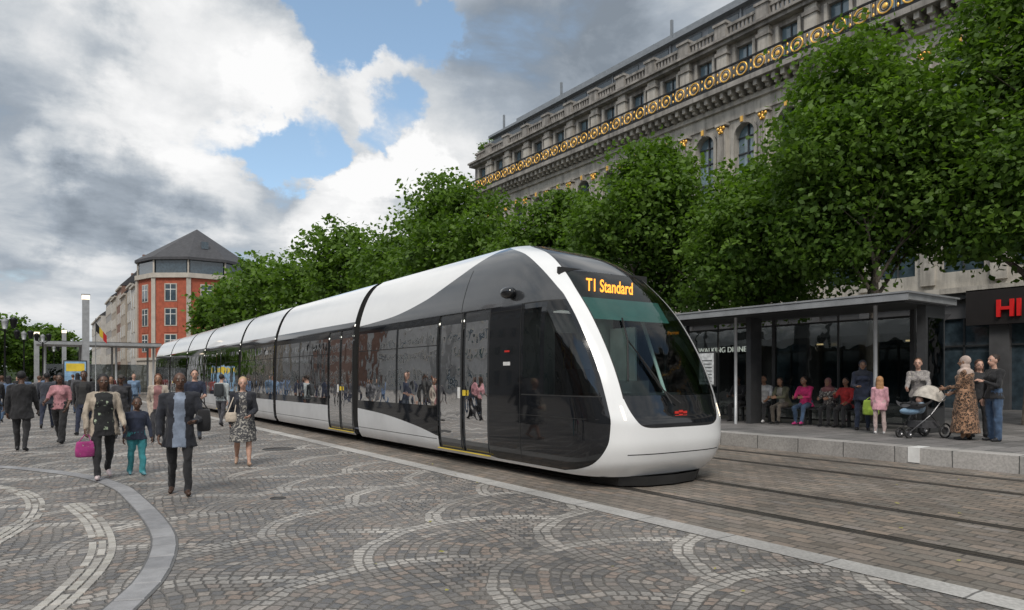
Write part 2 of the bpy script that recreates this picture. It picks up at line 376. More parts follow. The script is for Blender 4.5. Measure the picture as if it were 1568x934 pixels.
gls.grid(lambda p,z:fsurf(p,z,-.01),phis,lambda p:(1.34,3.32),26,m_ws)
hull.grid(lambda p,z:fsurf(p,z,-.01),phis,lambda p:(3.32,ZT),16,m_blk)
for sd in(-1,1):
    Zr=zs(.17,ZT,90)
    def pill(z,t,sd=sd):
        o1=YF(max(z,.22))-Yn(z); pe=math.degrees(math.acos(max(0,(1-min(o1/C_,1)))**(NP/2)))
        return fsurf(sd*(PHW+(pe-PHW)*t),z)
    hull.grid(pill,Zr,lambda z:(0,1),10,m_white)
    hull.grid(lambda z,t,sd=sd:fsurf(sd*(PHW-.5+t*.9),z,.004),zs(1.3,ZT-.03,50),lambda z:(0,1),1,m_rub)
    S=lambda z,y,sd=sd:surf(sd,y,z)
    hull.grid(S,zs(.22,1.32,30),lambda z:(YF(z),9.9),24,m_blk)
    gls.grid(S,zs(1.34,2.78,24),lambda z:(YF(z)+.05,8.35),14,m_gl)
    gls.grid(S,zs(1.60,2.70,12),lambda z:(8.45,8.90),4,m_gl)
    hull.grid(S,zs(1.34,2.78,12),lambda z:(8.35,8.45),1,m_blk); hull.grid(S,zs(1.34,2.78,12),lambda z:(8.90,8.95),1,m_blk)
    hull.grid(S,[1.34,1.60],lambda z:(8.45,8.90),3,m_blk); hull.grid(S,[2.70,2.78],lambda z:(8.45,8.90),3,m_blk)
    hull.grid(S,zs(1.32,2.80,24),lambda z:(YF(z),YF(z)+.05),1,m_blk)
    hull.grid(S,[1.32,1.34],lambda z:(YF(z)+.05,8.95),12,m_rub)
    hull.grid(S,zs(1.32,2.80,12),lambda z:(8.95,9.9),6,m_blk)
    hull.grid(S,[2.78,2.80],lambda z:(YF(z)+.05,8.95),12,m_rub)
    hull.grid(S,zs(2.80,ZT,26),lambda z:(YF(z),YBz(z)),44,m_dk)
    for yy,za,zb in((8.97,.3,2.8),(10.9,2.82,3.6)): hull.grid(lambda z,t,sd=sd,yy=yy:surf(sd,yy+t*.014,z,.003),zs(za,zb,16),lambda z:(0,1),1,m_rub)
    hull.grid(lambda y,t,sd=sd:surf(sd,y,1.0+t*.012,.003),zs(7.2,9.88,12),lambda y:(0,1),1,m_rub)
    SY=lambda y,z,sd=sd:surf(sd,y,z)
    Yr=zs(11.75,YE,24)
    hull.grid(SY,Yr,lambda y:(b1(y),1.05),4,m_blk)
    hull.grid(SY,zs(YT,YE,40),lambda y:(b2(y),ZT),10,m_white)
    hull.grid(SY,Yr,lambda y:(.17,b1(y)-.0),6,m_silver)
    hull.grid(SY,zs(7.7,11.75,16),lambda y:(.17,.25 if y>9.9 else .22),1,m_white)
    hull.grid(SY,Yr,lambda y:(2.64,2.80),2,m_blk)
    hull.grid(lambda y,t,sd=sd:surf(sd,y,.40+t*.01,.003),zs(11.8,YE,12),lambda y:(0,1),1,m_rub)
def roofcap(mb,Y0s,mat,edge=.70):
    mb.grid(lambda y,t:(CX+t*edge,y,ZT+.07*(1-t*t)),Y0s,lambda y:(-1,1),10,mat)
hull.grid(lambda p,t:(lambda q:(CX+(q[0]-CX)*(1-t),q[1]+(11.2-q[1])*t, ZT+.07*math.sin(t*math.pi/2)))(fsurf(p,ZT)),[-90+180*i/40 for i in range(41)],lambda p:(0,1),8,m_roofd)
roofcap(hull,zs(10.9,YE,6),m_roofd)
def window(mb,gl,sd,y0,y1,z0,z1,fr=.05):
    SY=lambda y,z:surf(sd,y,z)
    mb.grid(SY,[y0,y0+fr],lambda y:(z0,z1),6,m_blk); mb.grid(SY,[y1-fr,y1],lambda y:(z0,z1),6,m_blk)
    gl.grid(SY,zs(y0+fr,y1-fr,3),lambda y:(z0,z1),8,m_gl)
    mb.grid(lambda y,z:surf(sd,y,z,.012),zs(y0+fr,y1-fr,3),lambda y:(z1-.42,z1-.405),1,m_rub)
def door(mb,gl,sd,y0,y1,z0=.25,z1=2.80):
    SY=lambda y,z:surf(sd,y,z); SO=lambda y,z:surf(sd,y,z,-.02)
    ym=(y0+y1)/2
    for a,b in((y0,ym),(ym,y1)):
        mb.grid(SY,[a,a+.02],lambda y:(z0,z1),8,m_rub); mb.grid(SY,[b-.02,b],lambda y:(z0,z1),8,m_rub)
        a+=.02;b-=.02
        mb.grid(SO,[a,a+.07],lambda y:(z0,z1),8,m_dk); mb.grid(SO,[b-.07,b],lambda y:(z0,z1),8,m_dk)
        mb.grid(SO,[a+.07,b-.07],lambda y:(z0,.45),3,m_dk); mb.grid(SO,[a+.07,b-.07],lambda y:(2.6,z1),3,m_dk)
        gl.grid(SO,[a+.07,b-.07],lambda y:(.45,2.6),10,m_gl)
    x=surf(sd,ym,.3)[0]
    mb.box((x,y0,.235),(x+sd*.03,y1,.25),m_yel)
    x=surf(sd,ym,1.3)[0]
    mb.box((x,ym+.05,1.22),(x+sd*.02,ym+.12,1.42),m_wpaint); mb.box((x,ym-.14,1.27),(x+sd*.02,ym-.06,1.37),m_yel)
for sd in(-1,1):
    door(hull,gls,sd,9.9,11.75)
    for y0,y1 in((11.75,13.6),(13.6,15.8)): window(hull,gls,sd,y0,y1,1.05,2.64)
segs=[(16.15,22.8,'DWW'),(23.1,27.6,'WW'),(27.9,34.5,'WDW'),(34.8,39.2,'WW'),(39.5,44.8,'WD'),(45.1,51.2,'WWD')]
for (a,b,lay) in segs:
    tot=b-a; nd=lay.count('D'); dw=1.75; ww=(tot-nd*dw)/lay.count('W'); y=a
    for sd in(-1,1):
        y=a
        SY=lambda yy,z,sd=sd:surf(sd,yy,z)
        hull.grid(SY,zs(a,b,6),lambda y:(2.80,2.98),2,m_blk); hull.grid(SY,zs(a,b,6),lambda y:(2.98,ZT),14,m_white)
        for ch in lay:
            if ch=='D':
                hull.grid(SY,[y,y+dw],lambda yy:(.17,.25),1,m_silver); door(hull,gls,sd,y,y+dw); y+=dw
            else:
                hull.grid(SY,zs(y,y+ww,3),lambda yy:(.17,.86),6,m_silver); hull.grid(SY,zs(y,y+ww,3),lambda yy:(.86,1.05),2,m_blk)
                hull.grid(SY,zs(y,y+ww,3),lambda yy:(2.64,2.80),2,m_blk)
                hull.grid(lambda yy,t,sd=sd:surf(sd,yy,.42+t*.01,.003),zs(y,y+ww,3),lambda yy:(0,1),1,m_rub)
                k=max(1,round(ww/1.9))
                for i in range(k): window(hull,gls,sd,y+ww*i/k,y+ww*(i+1)/k,1.05,2.64)
                y+=ww
    roofcap(hull,zs(a,b,3),m_roofd)
fin(hull,'body_shell'); fin(gls,'glazing')
inn=MB()
prof=[(-wf(z)+.02,z) for z in zs(.2,3.93,14)]+[(wf(z)-.02,z) for z in reversed(zs(.2,3.93,14))]
prof2=[(-(wf(z)-.14),z) for z in zs(.3,3.84,14)]+[((wf(z)-.14),z) for z in reversed(zs(.3,3.84,14))]
gaps=[YE]+[s[1] for s in segs[:-1]]; starts=[s[0] for s in segs]
for ga,gb in zip(gaps,starts):
    ring=[];n=8
    for i in range(n+1):
        yy=ga-.02+(gb-ga+.04)*i/n; k=0 if i%2 else .05
        ring.append([(CX+x*(1-k),yy,z) for x,z in prof2])
    vs=[p for rr in ring for p in rr]; L=len(prof2); fs=[]
    for i in range(n):
        for k in range(L): fs.append((i*L+k,i*L+(k+1)%L,(i+1)*L+(k+1)%L,(i+1)*L+k))
    inn.add(vs,fs,m_rub)
    for yy in(ga,gb):
        vs=[(CX+x,yy,z) for x,z in prof]+[(CX+x,yy,z) for x,z in prof2]
        fs=[(k,(k+1)%L,L+(k+1)%L,L+k) for k in range(L)]
        inn.add(vs,fs,m_rub)
vs=[(CX+x,51.2,z) for x,z in prof]; inn.add(vs,[tuple(range(len(vs)))],m_blk)
inn.box((CX-1.3,7.6,.33),(CX+1.3,51,.36),m_seat)
inn.box((CX-1.15,9.6,3.0),(CX+1.15,51,3.03),m_int)
for yy in np.arange(10.5,50,1.6):
    inn.box((CX-.9,yy,2.975),(CX-.75,yy+1.1,2.995),m_ceil); inn.box((CX+.75,yy,2.975),(CX+.9,yy+1.1,2.995),m_ceil)
rnd=random.Random(3)
for (a,b) in [(12.0,15.6)]+[(s[0]+.3,s[1]-.3) for s in segs]:
    y=a
    while y<b-.6:
        for sx in(-1,1):
            for dx in(.55,1.02):
                x=CX+sx*dx
                inn.box((x-.21,y,.75),(x+.21,y+.42,.83),m_seat); inn.box((x-.21,y+.42,.78),(x+.21,y+.5,1.5),m_seat)
        y+=.85+(.9 if rnd.random()<.35 else 0)
    for yy in np.arange(a,b,1.5): inn.tube([(CX-.5,yy,.36),(CX-.5,yy,3.0)],.018,m_yel,6); inn.tube([(CX+.5,yy,.36),(CX+.5,yy,3.0)],.018,m_yel,6)
# cab
inn.box((CX-1.15,9.5,.36),(CX-.25,9.56,3.0),m_int); inn.box((CX+.25,9.5,.36),(CX+1.15,9.56,3.0),m_int); inn.box((CX-.25,9.5,2.4),(CX+.25,9.56,3.0),m_int)
inn.box((CX-.85,7.6,.8),(CX+.85,8.1,1.36),m_dk); inn.box((CX-.5,7.95,1.36),(CX+.5,8.05,1.55),m_dk)
inn.box((CX-.27,8.75,.7),(CX+.27,9.2,.9),m_seat); inn.box((CX-.27,9.15,.9),(CX+.27,9.28,1.75),m_seat)
inn.box((CX-1.0,8.75,2.72),(CX+1.0,9.5,2.76),m_int); inn.box((CX-.6,8.9,2.70),(CX+.6,9.1,2.715),m_ceil)  # cab ceiling strip added to brighten the interior behind the windscreen
inn.quad((CX-.88,7.86,2.50),(CX+.88,7.86,2.50),(CX+.88,8.12,2.86),(CX-.88,8.12,2.86),pbr('sunblind',(.04,.14,.13),.7))
# display housing behind the top of the windscreen
inn.box((CX-.98,8.47,2.86),(CX+.98,8.52,3.36),m_rub); inn.box((CX-.98,8.12,2.84),(CX+.98,8.50,2.86),m_rub)
inn.tube([(CX+.95,8.0,1.3),(CX+1.0,8.6,2.6)],.03,m_int,8); inn.box((CX+.98,8.75,1.0),(CX+1.02,9.4,2.5),m_int)
inn.box((CX-1.2,7.6,.2),(CX+1.2,51,.32),m_rub)
for yc in(13.6,25.4,37,48):
    inn.box((CX-1.05,yc-1.3,.10),(CX-.7,yc+1.3,.3),m_rub); inn.box((CX+.7,yc-1.3,.10),(CX+1.05,yc+1.3,.3),m_rub)
    for dy in(-.9,.9):
        for sx in(-.75,.75):
            inn.tube([(CX+sx-.06,yc+dy,.30),(CX+sx+.06,yc+dy,.30)],.29,m_iron,20)
            inn.tube([(CX+sx-.1,yc+dy,.30),(CX+sx+.1,yc+dy,.30)],.08,m_rail,12)
fin(inn,'interior_and_bogies')
ex=MB()
ap=[(-.95,7.75),(-.85,7.25),(-.5,7.02),(0,6.95),(.5,7.02),(.85,7.25),(.95,7.75)]
vs=[(CX+x,y,.03) for x,y in ap]+[(CX+x*1.04,y-.03,.17) for x,y in ap]
ex.add(vs,[(i,i+1,8+i,7+i) for i in range(6)]+[tuple(range(6,-1,-1))],m_rub,False)
q=[(CX+x*1.3,y+.06,.174) for x,y in ap]; ex.add(q+[(CX+1.2,8.6,.174),(CX-1.2,8.6,.174)],[tuple(range(9))],m_rub)
def onws(p,z,off=.03): return fsurf(p,z,off)
ex.tube([onws(-2,1.22,.05),onws(-6,1.62,.045),onws(-14,2.15,.045)],.012,m_rub,6); ex.tube([onws(-26,1.55,.03),onws(-14,2.15,.035),onws(-10,2.5,.03)],.014,m_rub,6)
ex.tube([onws(0,1.22,.05),onws(-5,1.45,.05),onws(-11,1.9,.045)],.01,m_rub,6)
def ellips(mb,c,r,m,n=14,k=9,R=None):
    vs=[];fs=[]
    for i in range(k+1):
        a=math.pi*i/k
        for j in range(n):
            b=2*math.pi*j/n; p=Vector((math.sin(a)*math.cos(b)*r[0],math.sin(a)*math.sin(b)*r[1],math.cos(a)*r[2]))
            if R: p=R@p
            vs.append(Vector(c)+p)
    for i in range(k):
        for j in range(n): fs.append((i*n+j,(i+1)*n+j,(i+1)*n+(j+1)%n,i*n+(j+1)%n))
    mb.add(vs,fs,m,True)
for sd in(-1,1):
    x=surf(sd,9.35,3.02)[0]; ellips(ex,(x+sd*.10,9.30,3.0),(.12,.17,.10),m_blk); ex.box((x-sd*.1,9.25,2.97),(x+sd*.08,9.42,3.04),m_blk)
    ex.grid(lambda z,t,sd=sd:fsurf(sd*(PHW+2+t*2.2+(z-1.02)*5),z,.004),zs(1.0,1.2,5),lambda z:(0,1),2,m_lamp)
    x=surf(sd,9.3,2.0)[0]
    ex.box((x,9.28,2.02),(x+sd*.006,9.42,2.05),m_red); ex.box((x,9.26,1.80),(x+sd*.006,9.46,1.86),m_wpaint)
for dx,dz in((-.09,.0),(0,.015),(.09,.0)):
    y=fsurf(0,1.1)[1]; ex.box((CX+dx-.04,y-.012,1.09+dz-.018),(CX+dx+.04,y-.004,1.09+dz+.018),m_red)
    ex.box((CX+dx-.04,y-.012,1.04+dz-.012),(CX+dx+.04,y-.004,1.04+dz+.012),m_red)
fin(ex,'nose_details')
t=text('destination_text','T1 Standard',.29,m_led,(0,0,0),(0,0,0),None,.002,bold=.004)
t.parent=tram; t.location=(.10,8.45,3.02); t.rotation_euler=(rad(90),0,0); t.scale=(.74,1,1)
# ------------------------------------------------------------------ LARGE FACADE BUILDING
m_st=pbr('pale_stone',(.50,.47,.42),.8,0,.14,1.5,bump=.01,bs=25,stain=.4)
m_std=pbr('weathered_stone',(.33,.31,.285),.85,0,.2,1.2,bump=.01,bs=20,stain=.5)
m_bstone=pbr('blue_stone',(.10,.10,.105),.6,0,.2,1)
m_gold=pbr('gilding',(.95,.55,.13),.35,.6,.2)
m_biron=pbr('black_ironwork',(.02,.021,.023),.4,.5)
m_zinc=pbr('zinc_cladding',(.25,.27,.29),.45,.4,.1)
m_win=pbr('window_glass_dark',(.05,.075,.095),.05,0,.3,coat=1)
m_winb=pbr('window_glass_sky_tint',(.17,.25,.30),.08,0,.4,.8,coat=1)  # blue-grey base colour paints in the sky reflected by the panes
m_wfr=pbr('window_frame_dark',(.05,.055,.06),.5)
m_warm=pbr('shop_lamp',(1,.7,.35),.5,emit=2.0)
bld=empty('grand_department_store',(32,20,0))
def finb(mb,name,par,loc): o=mb.obj(name,par); o.matrix_parent_inverse=Matrix.Translation((-loc[0],-loc[1],-loc[2])); return o
FX=32.0; bay=2.7; NB=24; YL=52.0; ledges=[(YL-bay*(i+1),YL-bay*i) for i in range(NB)]; YR=YL-bay*NB
wl=MB()
for y0,y1 in ledges:
    yc=(y0+y1)/2; hw=.66
    z0,z1,wz0,sp=10.6,16.7,11.6,15.0
    wl.quad((FX,y1,z0),(FX,y0,z0),(FX,y0,wz0),(FX,y1,wz0),m_st)
    wl.quad((FX,yc-hw,wz0),(FX,y0,wz0),(FX,y0,z1),(FX,yc-hw,z1),m_st)
    wl.quad((FX,y1,wz0),(FX,yc+hw,wz0),(FX,yc+hw,z1),(FX,y1,z1),m_st)
    N=12; arc=[(yc-hw*math.cos(math.pi*i/N),sp+hw*math.sin(math.pi*i/N)) for i in range(N+1)]
    for i in range(N):
        (ya,za),(yb,zb)=arc[i],arc[i+1]
        wl.quad((FX,yb,zb),(FX,ya,za),(FX,ya,z1),(FX,yb,z1),m_st)
        wl.quad((FX,ya,za),(FX,yb,zb),(FX+.4,yb,zb),(FX+.4,ya,za),m_st)
        k=1.28
        yA,zA=yc+(ya-yc)*k,sp+(za-sp)*k; yB,zB=yc+(yb-yc)*k,sp+(zb-sp)*k
        wl.quad((FX-.1,ya,za),(FX-.1,yb,zb),(FX-.1,yB,zB),(FX-.1,yA,zA),m_st); wl.quad((FX-.1,yA,zA),(FX-.1,yB,zB),(FX,yB,zB),(FX,yA,zA),m_st)
        wl.quad((FX-.1,yb,zb),(FX-.1,ya,za),(FX,ya,za),(FX,yb,zb),m_st)
    for s in(-1,1):
        wl.quad((FX,yc+s*hw,wz0),(FX,yc+s*hw,sp),(FX+.4,yc+s*hw,sp),(FX+.4,yc+s*hw,wz0),m_st)
        wl.box((FX-.12,yc+s*(hw+.0),wz0),(FX+.02,yc+s*(hw+.17),sp),m_st)
    wl.box((FX-.2,yc-hw-.22,wz0-.2),(FX+.4,yc+hw+.22,wz0),m_st)
    gv=[(FX+.38,yc-hw,wz0),(FX+.38,yc+hw,wz0)]+[(FX+.38,y,z) for y,z in reversed(arc)]
    wl.add(gv,[tuple(range(len(gv)))],m_winb)
    wl.box((FX+.30,yc-.04,wz0),(FX+.37,yc+.04,sp+hw-.02),m_wfr)
    for zz_ in(12.9,14.1,sp): wl.box((FX+.31,yc-hw,zz_-.035),(FX+.37,yc+hw,zz_+.035),m_wfr)
    wl.box((FX-.26,yc-.12,sp+hw-.05),(FX,yc+.12,sp+hw+.42),m_st); wl.box((FX-.32,yc-.08,sp+hw+.0),(FX-.2,yc+.08,sp+hw+.3),m_gold)
    wl.box((FX-.30,y0-.26,10.9),(FX+.0,y0+.26,15.7),m_st)
    for d in(-.14,0,.14): wl.box((FX-.33,y0+d-.035,11.2),(FX-.29,y0+d+.035,15.3),m_std)
    wl.box((FX-.36,y0-.32,10.6),(FX+.0,y0+.32,10.95),m_st)
    for dy,dz,ry,rz in((-.19,15.66,.10,.11),(.19,15.66,.10,.11),(0,15.52,.09,.16),(-.1,15.42,.06,.09),(.1,15.42,.06,.09),(0,15.72,.08,.07)):
        ellips(wl,(FX-.35,y0+dy,dz),(.08,ry,rz),m_gold,7,5)
    wl.box((FX-.42,y0-.36,15.8),(FX+0,y0+.36,15.95),m_st)
    wl.box((FX-.12,y0-.3,5.6),(FX+.0,y0+.3,10.2),m_st)
    for (a_,b_,c_,d_) in((y0,yc-.8,5.4,10.6),(yc+.8,y1,5.4,10.6),(yc-.8,yc+.8,5.4,6.1),(yc-.8,yc+.8,9.8,10.6)):
        wl.box((FX,a_,c_),(FX+.35,b_,d_),m_st)
    wl.box((FX+.2,yc-.8,6.1),(FX+.25,yc+.8,9.8),m_win); wl.box((FX+.12,yc-.04,6.1),(FX+.19,yc+.04,9.8),m_wfr); wl.box((FX+.12,yc-.8,8.6),(FX+.185,yc+.8,8.7),m_wfr)
    wl.box((FX-.05,y0-.35,0.3),(FX+.4,y0+.35,4.9),m_bstone)
    wl.box((FX+.1,y0+.35,4.1),(FX+.3,y1-.35,4.9),m_bstone)
    wl.box((FX+.22,y0+.35,.3),(FX+.25,y1-.35,4.1),m_win); wl.box((FX+.14,yc-.03,.3),(FX+.21,yc+.03,4.1),m_wfr)
    wl.box((FX+.14,y0+.35,2.9),(FX+.205,y1-.35,2.97),m_wfr)
    wl.box((FX+.25,yc-.55,17.9),(FX+.3,yc+.55,20.0),m_winb); wl.box((FX+.18,yc-.03,17.9),(FX+.24,yc+.03,20.0),m_wfr); wl.box((FX+.18,yc-.55,19.2),(FX+.235,yc+.55,19.26),m_wfr)
    for (a_,b_,c_,d_) in((y0,yc-.55,17.72,20.3),(yc+.55,y1,17.72,20.3),(yc-.55,yc+.55,20.0,20.3),(yc-.55,yc+.55,17.72,17.9)):
        wl.box((FX+.0,a_,c_),(FX+.35,b_,d_),m_std)
    wl.box((FX-.12,yc-.72,17.75),(FX-.002,yc-.55,20.05),m_st); wl.box((FX-.12,yc+.55,17.75),(FX-.002,yc+.72,20.05),m_st)
    wl.box((FX-.28,y0-.34,17.75),(FX-.004,y0+.34,20.28),m_st)
    wl.box((FX-.36,y0-.42,19.8),(FX-.006,y0+.42,20.0),m_std)
    wl.box((FX-.42,y0-.38,20.66),(FX+.1,y0+.38,21.45),m_std); wl.box((FX-.5,y0-.46,21.45),(FX+.16,y0+.46,21.6),m_std)
    for i in range(7): wl.box((FX-.22,y0+.5+i*.26,20.72),(FX-.08,y0+.62+i*.26,21.25),m_std)
    wl.box((FX-.28,y0+.38,21.25),(FX+.0,y1-.38,21.4),m_std)
    wl.box((FX+1.56,y0+.25,21.7),(FX+1.6,y1-.25,22.9),m_win)
for (x0,x1,z0,z1,m) in((-.28,.35,10.2,10.58,m_st),(-.15,.4,4.9,5.15,m_bstone),(-.32,.4,5.15,5.38,m_st),
   (-.12,.4,16.0,16.7,m_st),(-.3,.4,16.7,16.95,m_st),(-1.05,.4,17.42,17.7,m_std),(-.45,.35,20.3,20.5,m_std),(-.62,.35,20.5,20.64,m_std)):
    wl.box((FX+x0,YR,z0),(FX+x1,YL+.3,z1),m)
wl.box((FX-.1,YR,16.95),(FX+.4,YL+.28,17.42),m_std)
y=YR
while y<YL:
    wl.box((FX-.85,y,17.12),(FX-.1,y+.22,17.415),m_st); wl.box((FX-.6,y+.02,16.96),(FX-.1,y+.2,17.12),m_st); y+=.54
wl.box((FX+1.6,YR,20.6),(FX+14,YL-.6,23.1),m_zinc); wl.box((FX+1.2,YR,23.1),(FX+14.3,YL-.3,23.3),m_zinc); wl.box((FX+2.4,YR,23.3),(FX+13,YL-3,24.3),m_zinc)
wl.box((FX+.4,YR,0),(FX+13,YL+.25,20.6),m_std)
for yy in np.arange(YR,YL,5.4): wl.box((FX+1.5,yy,21.5),(FX+1.6,yy+.12,23.1),m_zinc)
for yy in(49.5,41.5,30.2): wl.box((FX+1.4,yy,23.3),(FX+1.55,yy+.15,24.6),m_zinc)
finb(wl,'facade',bld,(32,20,0))
bal=MB(); bx=FX-.95
bal.box((bx-.04,YR,17.72),(bx+.04,YL,17.80),m_biron); bal.box((bx-.05,YR,18.62),(bx+.05,YL,18.70),m_biron)
y=YR+.3
while y<YL:
    R1=.33; zc=18.21
    for rr_,mm,tt in((R1,m_gold,.05),(.2,m_biron,.025)):
        bal.tube([(bx,y+rr_*math.cos(t_),zc+rr_*math.sin(t_)) for t_ in np.linspace(0,2*math.pi,15)],tt,mm,5,False)
    ellips(bal,(bx,y,zc),(.06,.14,.14),m_gold,8,5)
    for j in range(4): 
        yy=y+.42+j*.07; bal.box((bx-.012,yy-.012,17.8),(bx+.012,yy+.012,18.62),m_biron)
    ellips(bal,(bx,y+.52,18.42),(.04,.06,.11),m_gold,6,4); ellips(bal,(bx,y+.52,18.0),(.04,.06,.11),m_gold,6,4)
    bal.box((bx-.006,y-.4,17.8),(bx+.006,y+.66,17.95),m_biron)
    y+=1.08
finb(bal,'gilt_balustrade',bld,(32,20,0))
sgp=empty('shop_sign',(31.6,10.2,4.2)); b=MB(); b.box((31.68,8.2,3.75),(31.9,12.6,5.2),pbr('sign_board',(.015,.012,.012),.6)); o=b.obj('board',sgp); o.matrix_parent_inverse=Matrix.Translation((-31.6,-10.2,-4.2))
o=text('letters','HI',.95,pbr('red_neon',(.45,.010,.010),.5,emit=.35),(31.62,11.05,4.05),(rad(90),0,rad(-90)),None,.05,bold=.02); o.parent=sgp; o.matrix_parent_inverse=Matrix.Translation((-31.6,-10.2,-4.2))
sg2=text('restaurant_sign','WALKING DINNERS',.24,m_ceil,(18.32,14.3,2.42),(rad(90),0,rad(-90)),None,.01)
# ------------------------------------------------------------------ red brick corner building
m_brick=pbr('red_brick_wall',(.38,.098,.055),.85,0,.18,2)
m_slate=pbr('slate_roof',(.055,.055,.06),.6,0,.2,2); m_cream=pbr('cream_stone',(.48,.44,.385),.8,0,.1,1)
c0=(21.0,120.0); rb=empty('red_brick_corner_building',(c0[0],c0[1],0)); bb=MB()
def octring(R,z,n=10,a0=0): return [(c0[0]+R*math.cos(a0+2*math.pi*i/n),c0[1]+R*math.sin(a0+2*math.pi*i/n),z) for i in range(n)]
def band(R0,z0,R1,z1,m,n=10):
    a=octring(R0,z0,n);b=octring(R1,z1,n); bb.add(a+b,[(i,(i+1)%n,n+(i+1)%n,n+i) for i in range(n)],m)
band(8.6,0,8.6,4.2,m_cream); band(8.8,4.2,8.8,4.6,m_cream); bb.add(octring(8.8,4.6),[tuple(range(10))],m_cream)
band(8.5,4.6,8.5,16.6,m_brick); band(8.9,16.6,8.9,17.3,m_cream); bb.add(octring(8.9,17.3),[tuple(range(10))],m_cream); bb.add(octring(8.9,16.6),[tuple(range(10))],m_cream)
band(7.8,17.3,7.8,19.3,m_win); band(8.9,19.3,8.9,19.7,m_slate); bb.add(octring(8.9,19.3),[tuple(range(10))],m_slate)
apx=(c0[0],c0[1],25.6); o=octring(8.9,19.7); bb.add(o+[apx],[(i,(i+1)%10,10) for i in range(10)],m_slate)
for i in range(10):
    a0=2*math.pi*i/10; a1=2*math.pi*(i+1)/10
    p0=Vector((math.cos(a0),math.sin(a0),0))*8.5; p1=Vector((math.cos(a1),math.sin(a1),0))*8.5; C=Vector((c0[0],c0[1],0)); dirv=(p1-p0).normalized(); nv=((p0+p1)/2).normalized(); L=(p1-p0).length
    def fbox(s0,s1,z0,z1,dep,m):
        A=C+p0+dirv*s0; B=C+p0+dirv*s1; vs=[A-nv*.1,B-nv*.1,B+nv*dep,A+nv*dep]
        v=[(q.x,q.y,z0) for q in vs]+[(q.x,q.y,z1) for q in vs]
        bb.add(v,[(0,3,2,1),(4,5,6,7),(0,1,5,4),(1,2,6,5),(2,3,7,6),(3,0,4,7)],m)
    fbox(-.25,.35,4.6,16.6,.22,m_cream)
    fbox(.3,L-.3,17.3,19.3,-.5,m_win); fbox(-.1,.12,17.3,19.3,.05,m_cream)
    for zf in(5.6,9.5,13.2):
        s=L*.5
        fbox(s-.95,s+.95,zf-.15,zf+2.55,.08,m_cream); fbox(s-.78,s+.78,zf,zf+2.4,.10,m_win); fbox(s-.05,s+.05,zf,zf+2.4,.14,m_wpaint); fbox(s-.78,s+.78,zf+1.6,zf+1.7,.145,m_wpaint)
        fbox(s-1.05,s+1.05,zf-1.1,zf-.25,.06,m_brick)
    fbox(.5,L-.5,.5,3.4,.05,m_win)
bb.box((c0[0]-.4,c0[1]-6,21.5),(c0[0]+.6,c0[1]-5,22.6),m_win)
finb(bb,'walls_and_roof',rb,(c0[0],c0[1],0))
mh1=pbr('ochre_render',(.38,.33,.27),.85,0,.12,1); mh2=pbr('grey_render',(.33,.32,.31),.85,0,.12,1); mh3=pbr('white_render',(.50,.48,.45),.85,0,.1,1); mh4=pbr('brown_brick',(.22,.13,.10),.85,0,.15,2)
def house(name,x,y0,y1,h,m,roofh=3.5,s=1,gable=True):
    e=empty(name,(x,y0,0)); b=MB(); n=max(2,int((y1-y0)/2.6)); b.box((x,y0,0),(x+s*10,y1,h),m)
    b.add([(x-s*.3,y0-.1,h),(x-s*.3,y1+.1,h),(x+s*10,y1+.1,h),(x+s*10,y0-.1,h),(x+s*4.5,y0-.1,h+roofh),(x+s*4.5,y1+.1,h+roofh)],[(0,4,5,1),(2,5,4,3),(0,3,4),(1,5,2),(0,1,2,3)],m_slate)
    st=max(2,int(h/3.6))
    for f in range(st):
        zf=1.0+f*(h-.6)/st
        for i in range(n):
            yc=y0+(i+.5)*(y1-y0)/n
            b.box((x-s*.12,yc-.62,zf-.12),(x+s*.1,yc+.62,zf+2.12),m_cream); b.box((x-s*.14,yc-.48,zf),(x+s*.1,yc+.48,zf+2),m_win); b.box((x-s*.17,yc-.03,zf),(x,yc+.03,zf+2),m_wpaint)
        if gable:
            for i in range(3):
                xc=x+s*(1.8+i*3); b.box((xc-.5,y0-.08,zf),(xc+.5,y0+.1,zf+1.9),m_win)
    b.box((x-s*.35,y0,h-.4),(x+.0,y1,h-.05),m_cream); b.box((x+s*3.8,y0+.5,h+1.5),(x+s*5.2,y0+1.5,h+roofh+1.6),mh4)
    o=b.obj('walls',e); o.matrix_parent_inverse=Matrix.Translation((-x,-y0,0))
house('old_town_house',13.4,131,138,17.5,mh3); house('old_town_house',13.6,138.2,146,18.5,mh2,4); house('old_town_house',13.3,146.2,156,17.5,mh1,5)
house('old_town_house',13.5,156.2,166,20,mh4,5); house('old_town_house',13.4,166.2,178,19,mh1,4); house('old_town_house',13.6,178.2,196,20,mh2,4); house('old_town_house',12.5,196.2,230,17,mh3,4)
yy=-50; ri_=random.Random(2); x=-44
while yy<235:
    L=ri_.uniform(14,22); house('town_building',x,yy,yy+L,ri_.uniform(15,21),ri_.choice([mh1,mh2,mh2,mh4]),3.5,-1,False); yy+=L+.2; x+=L*.108
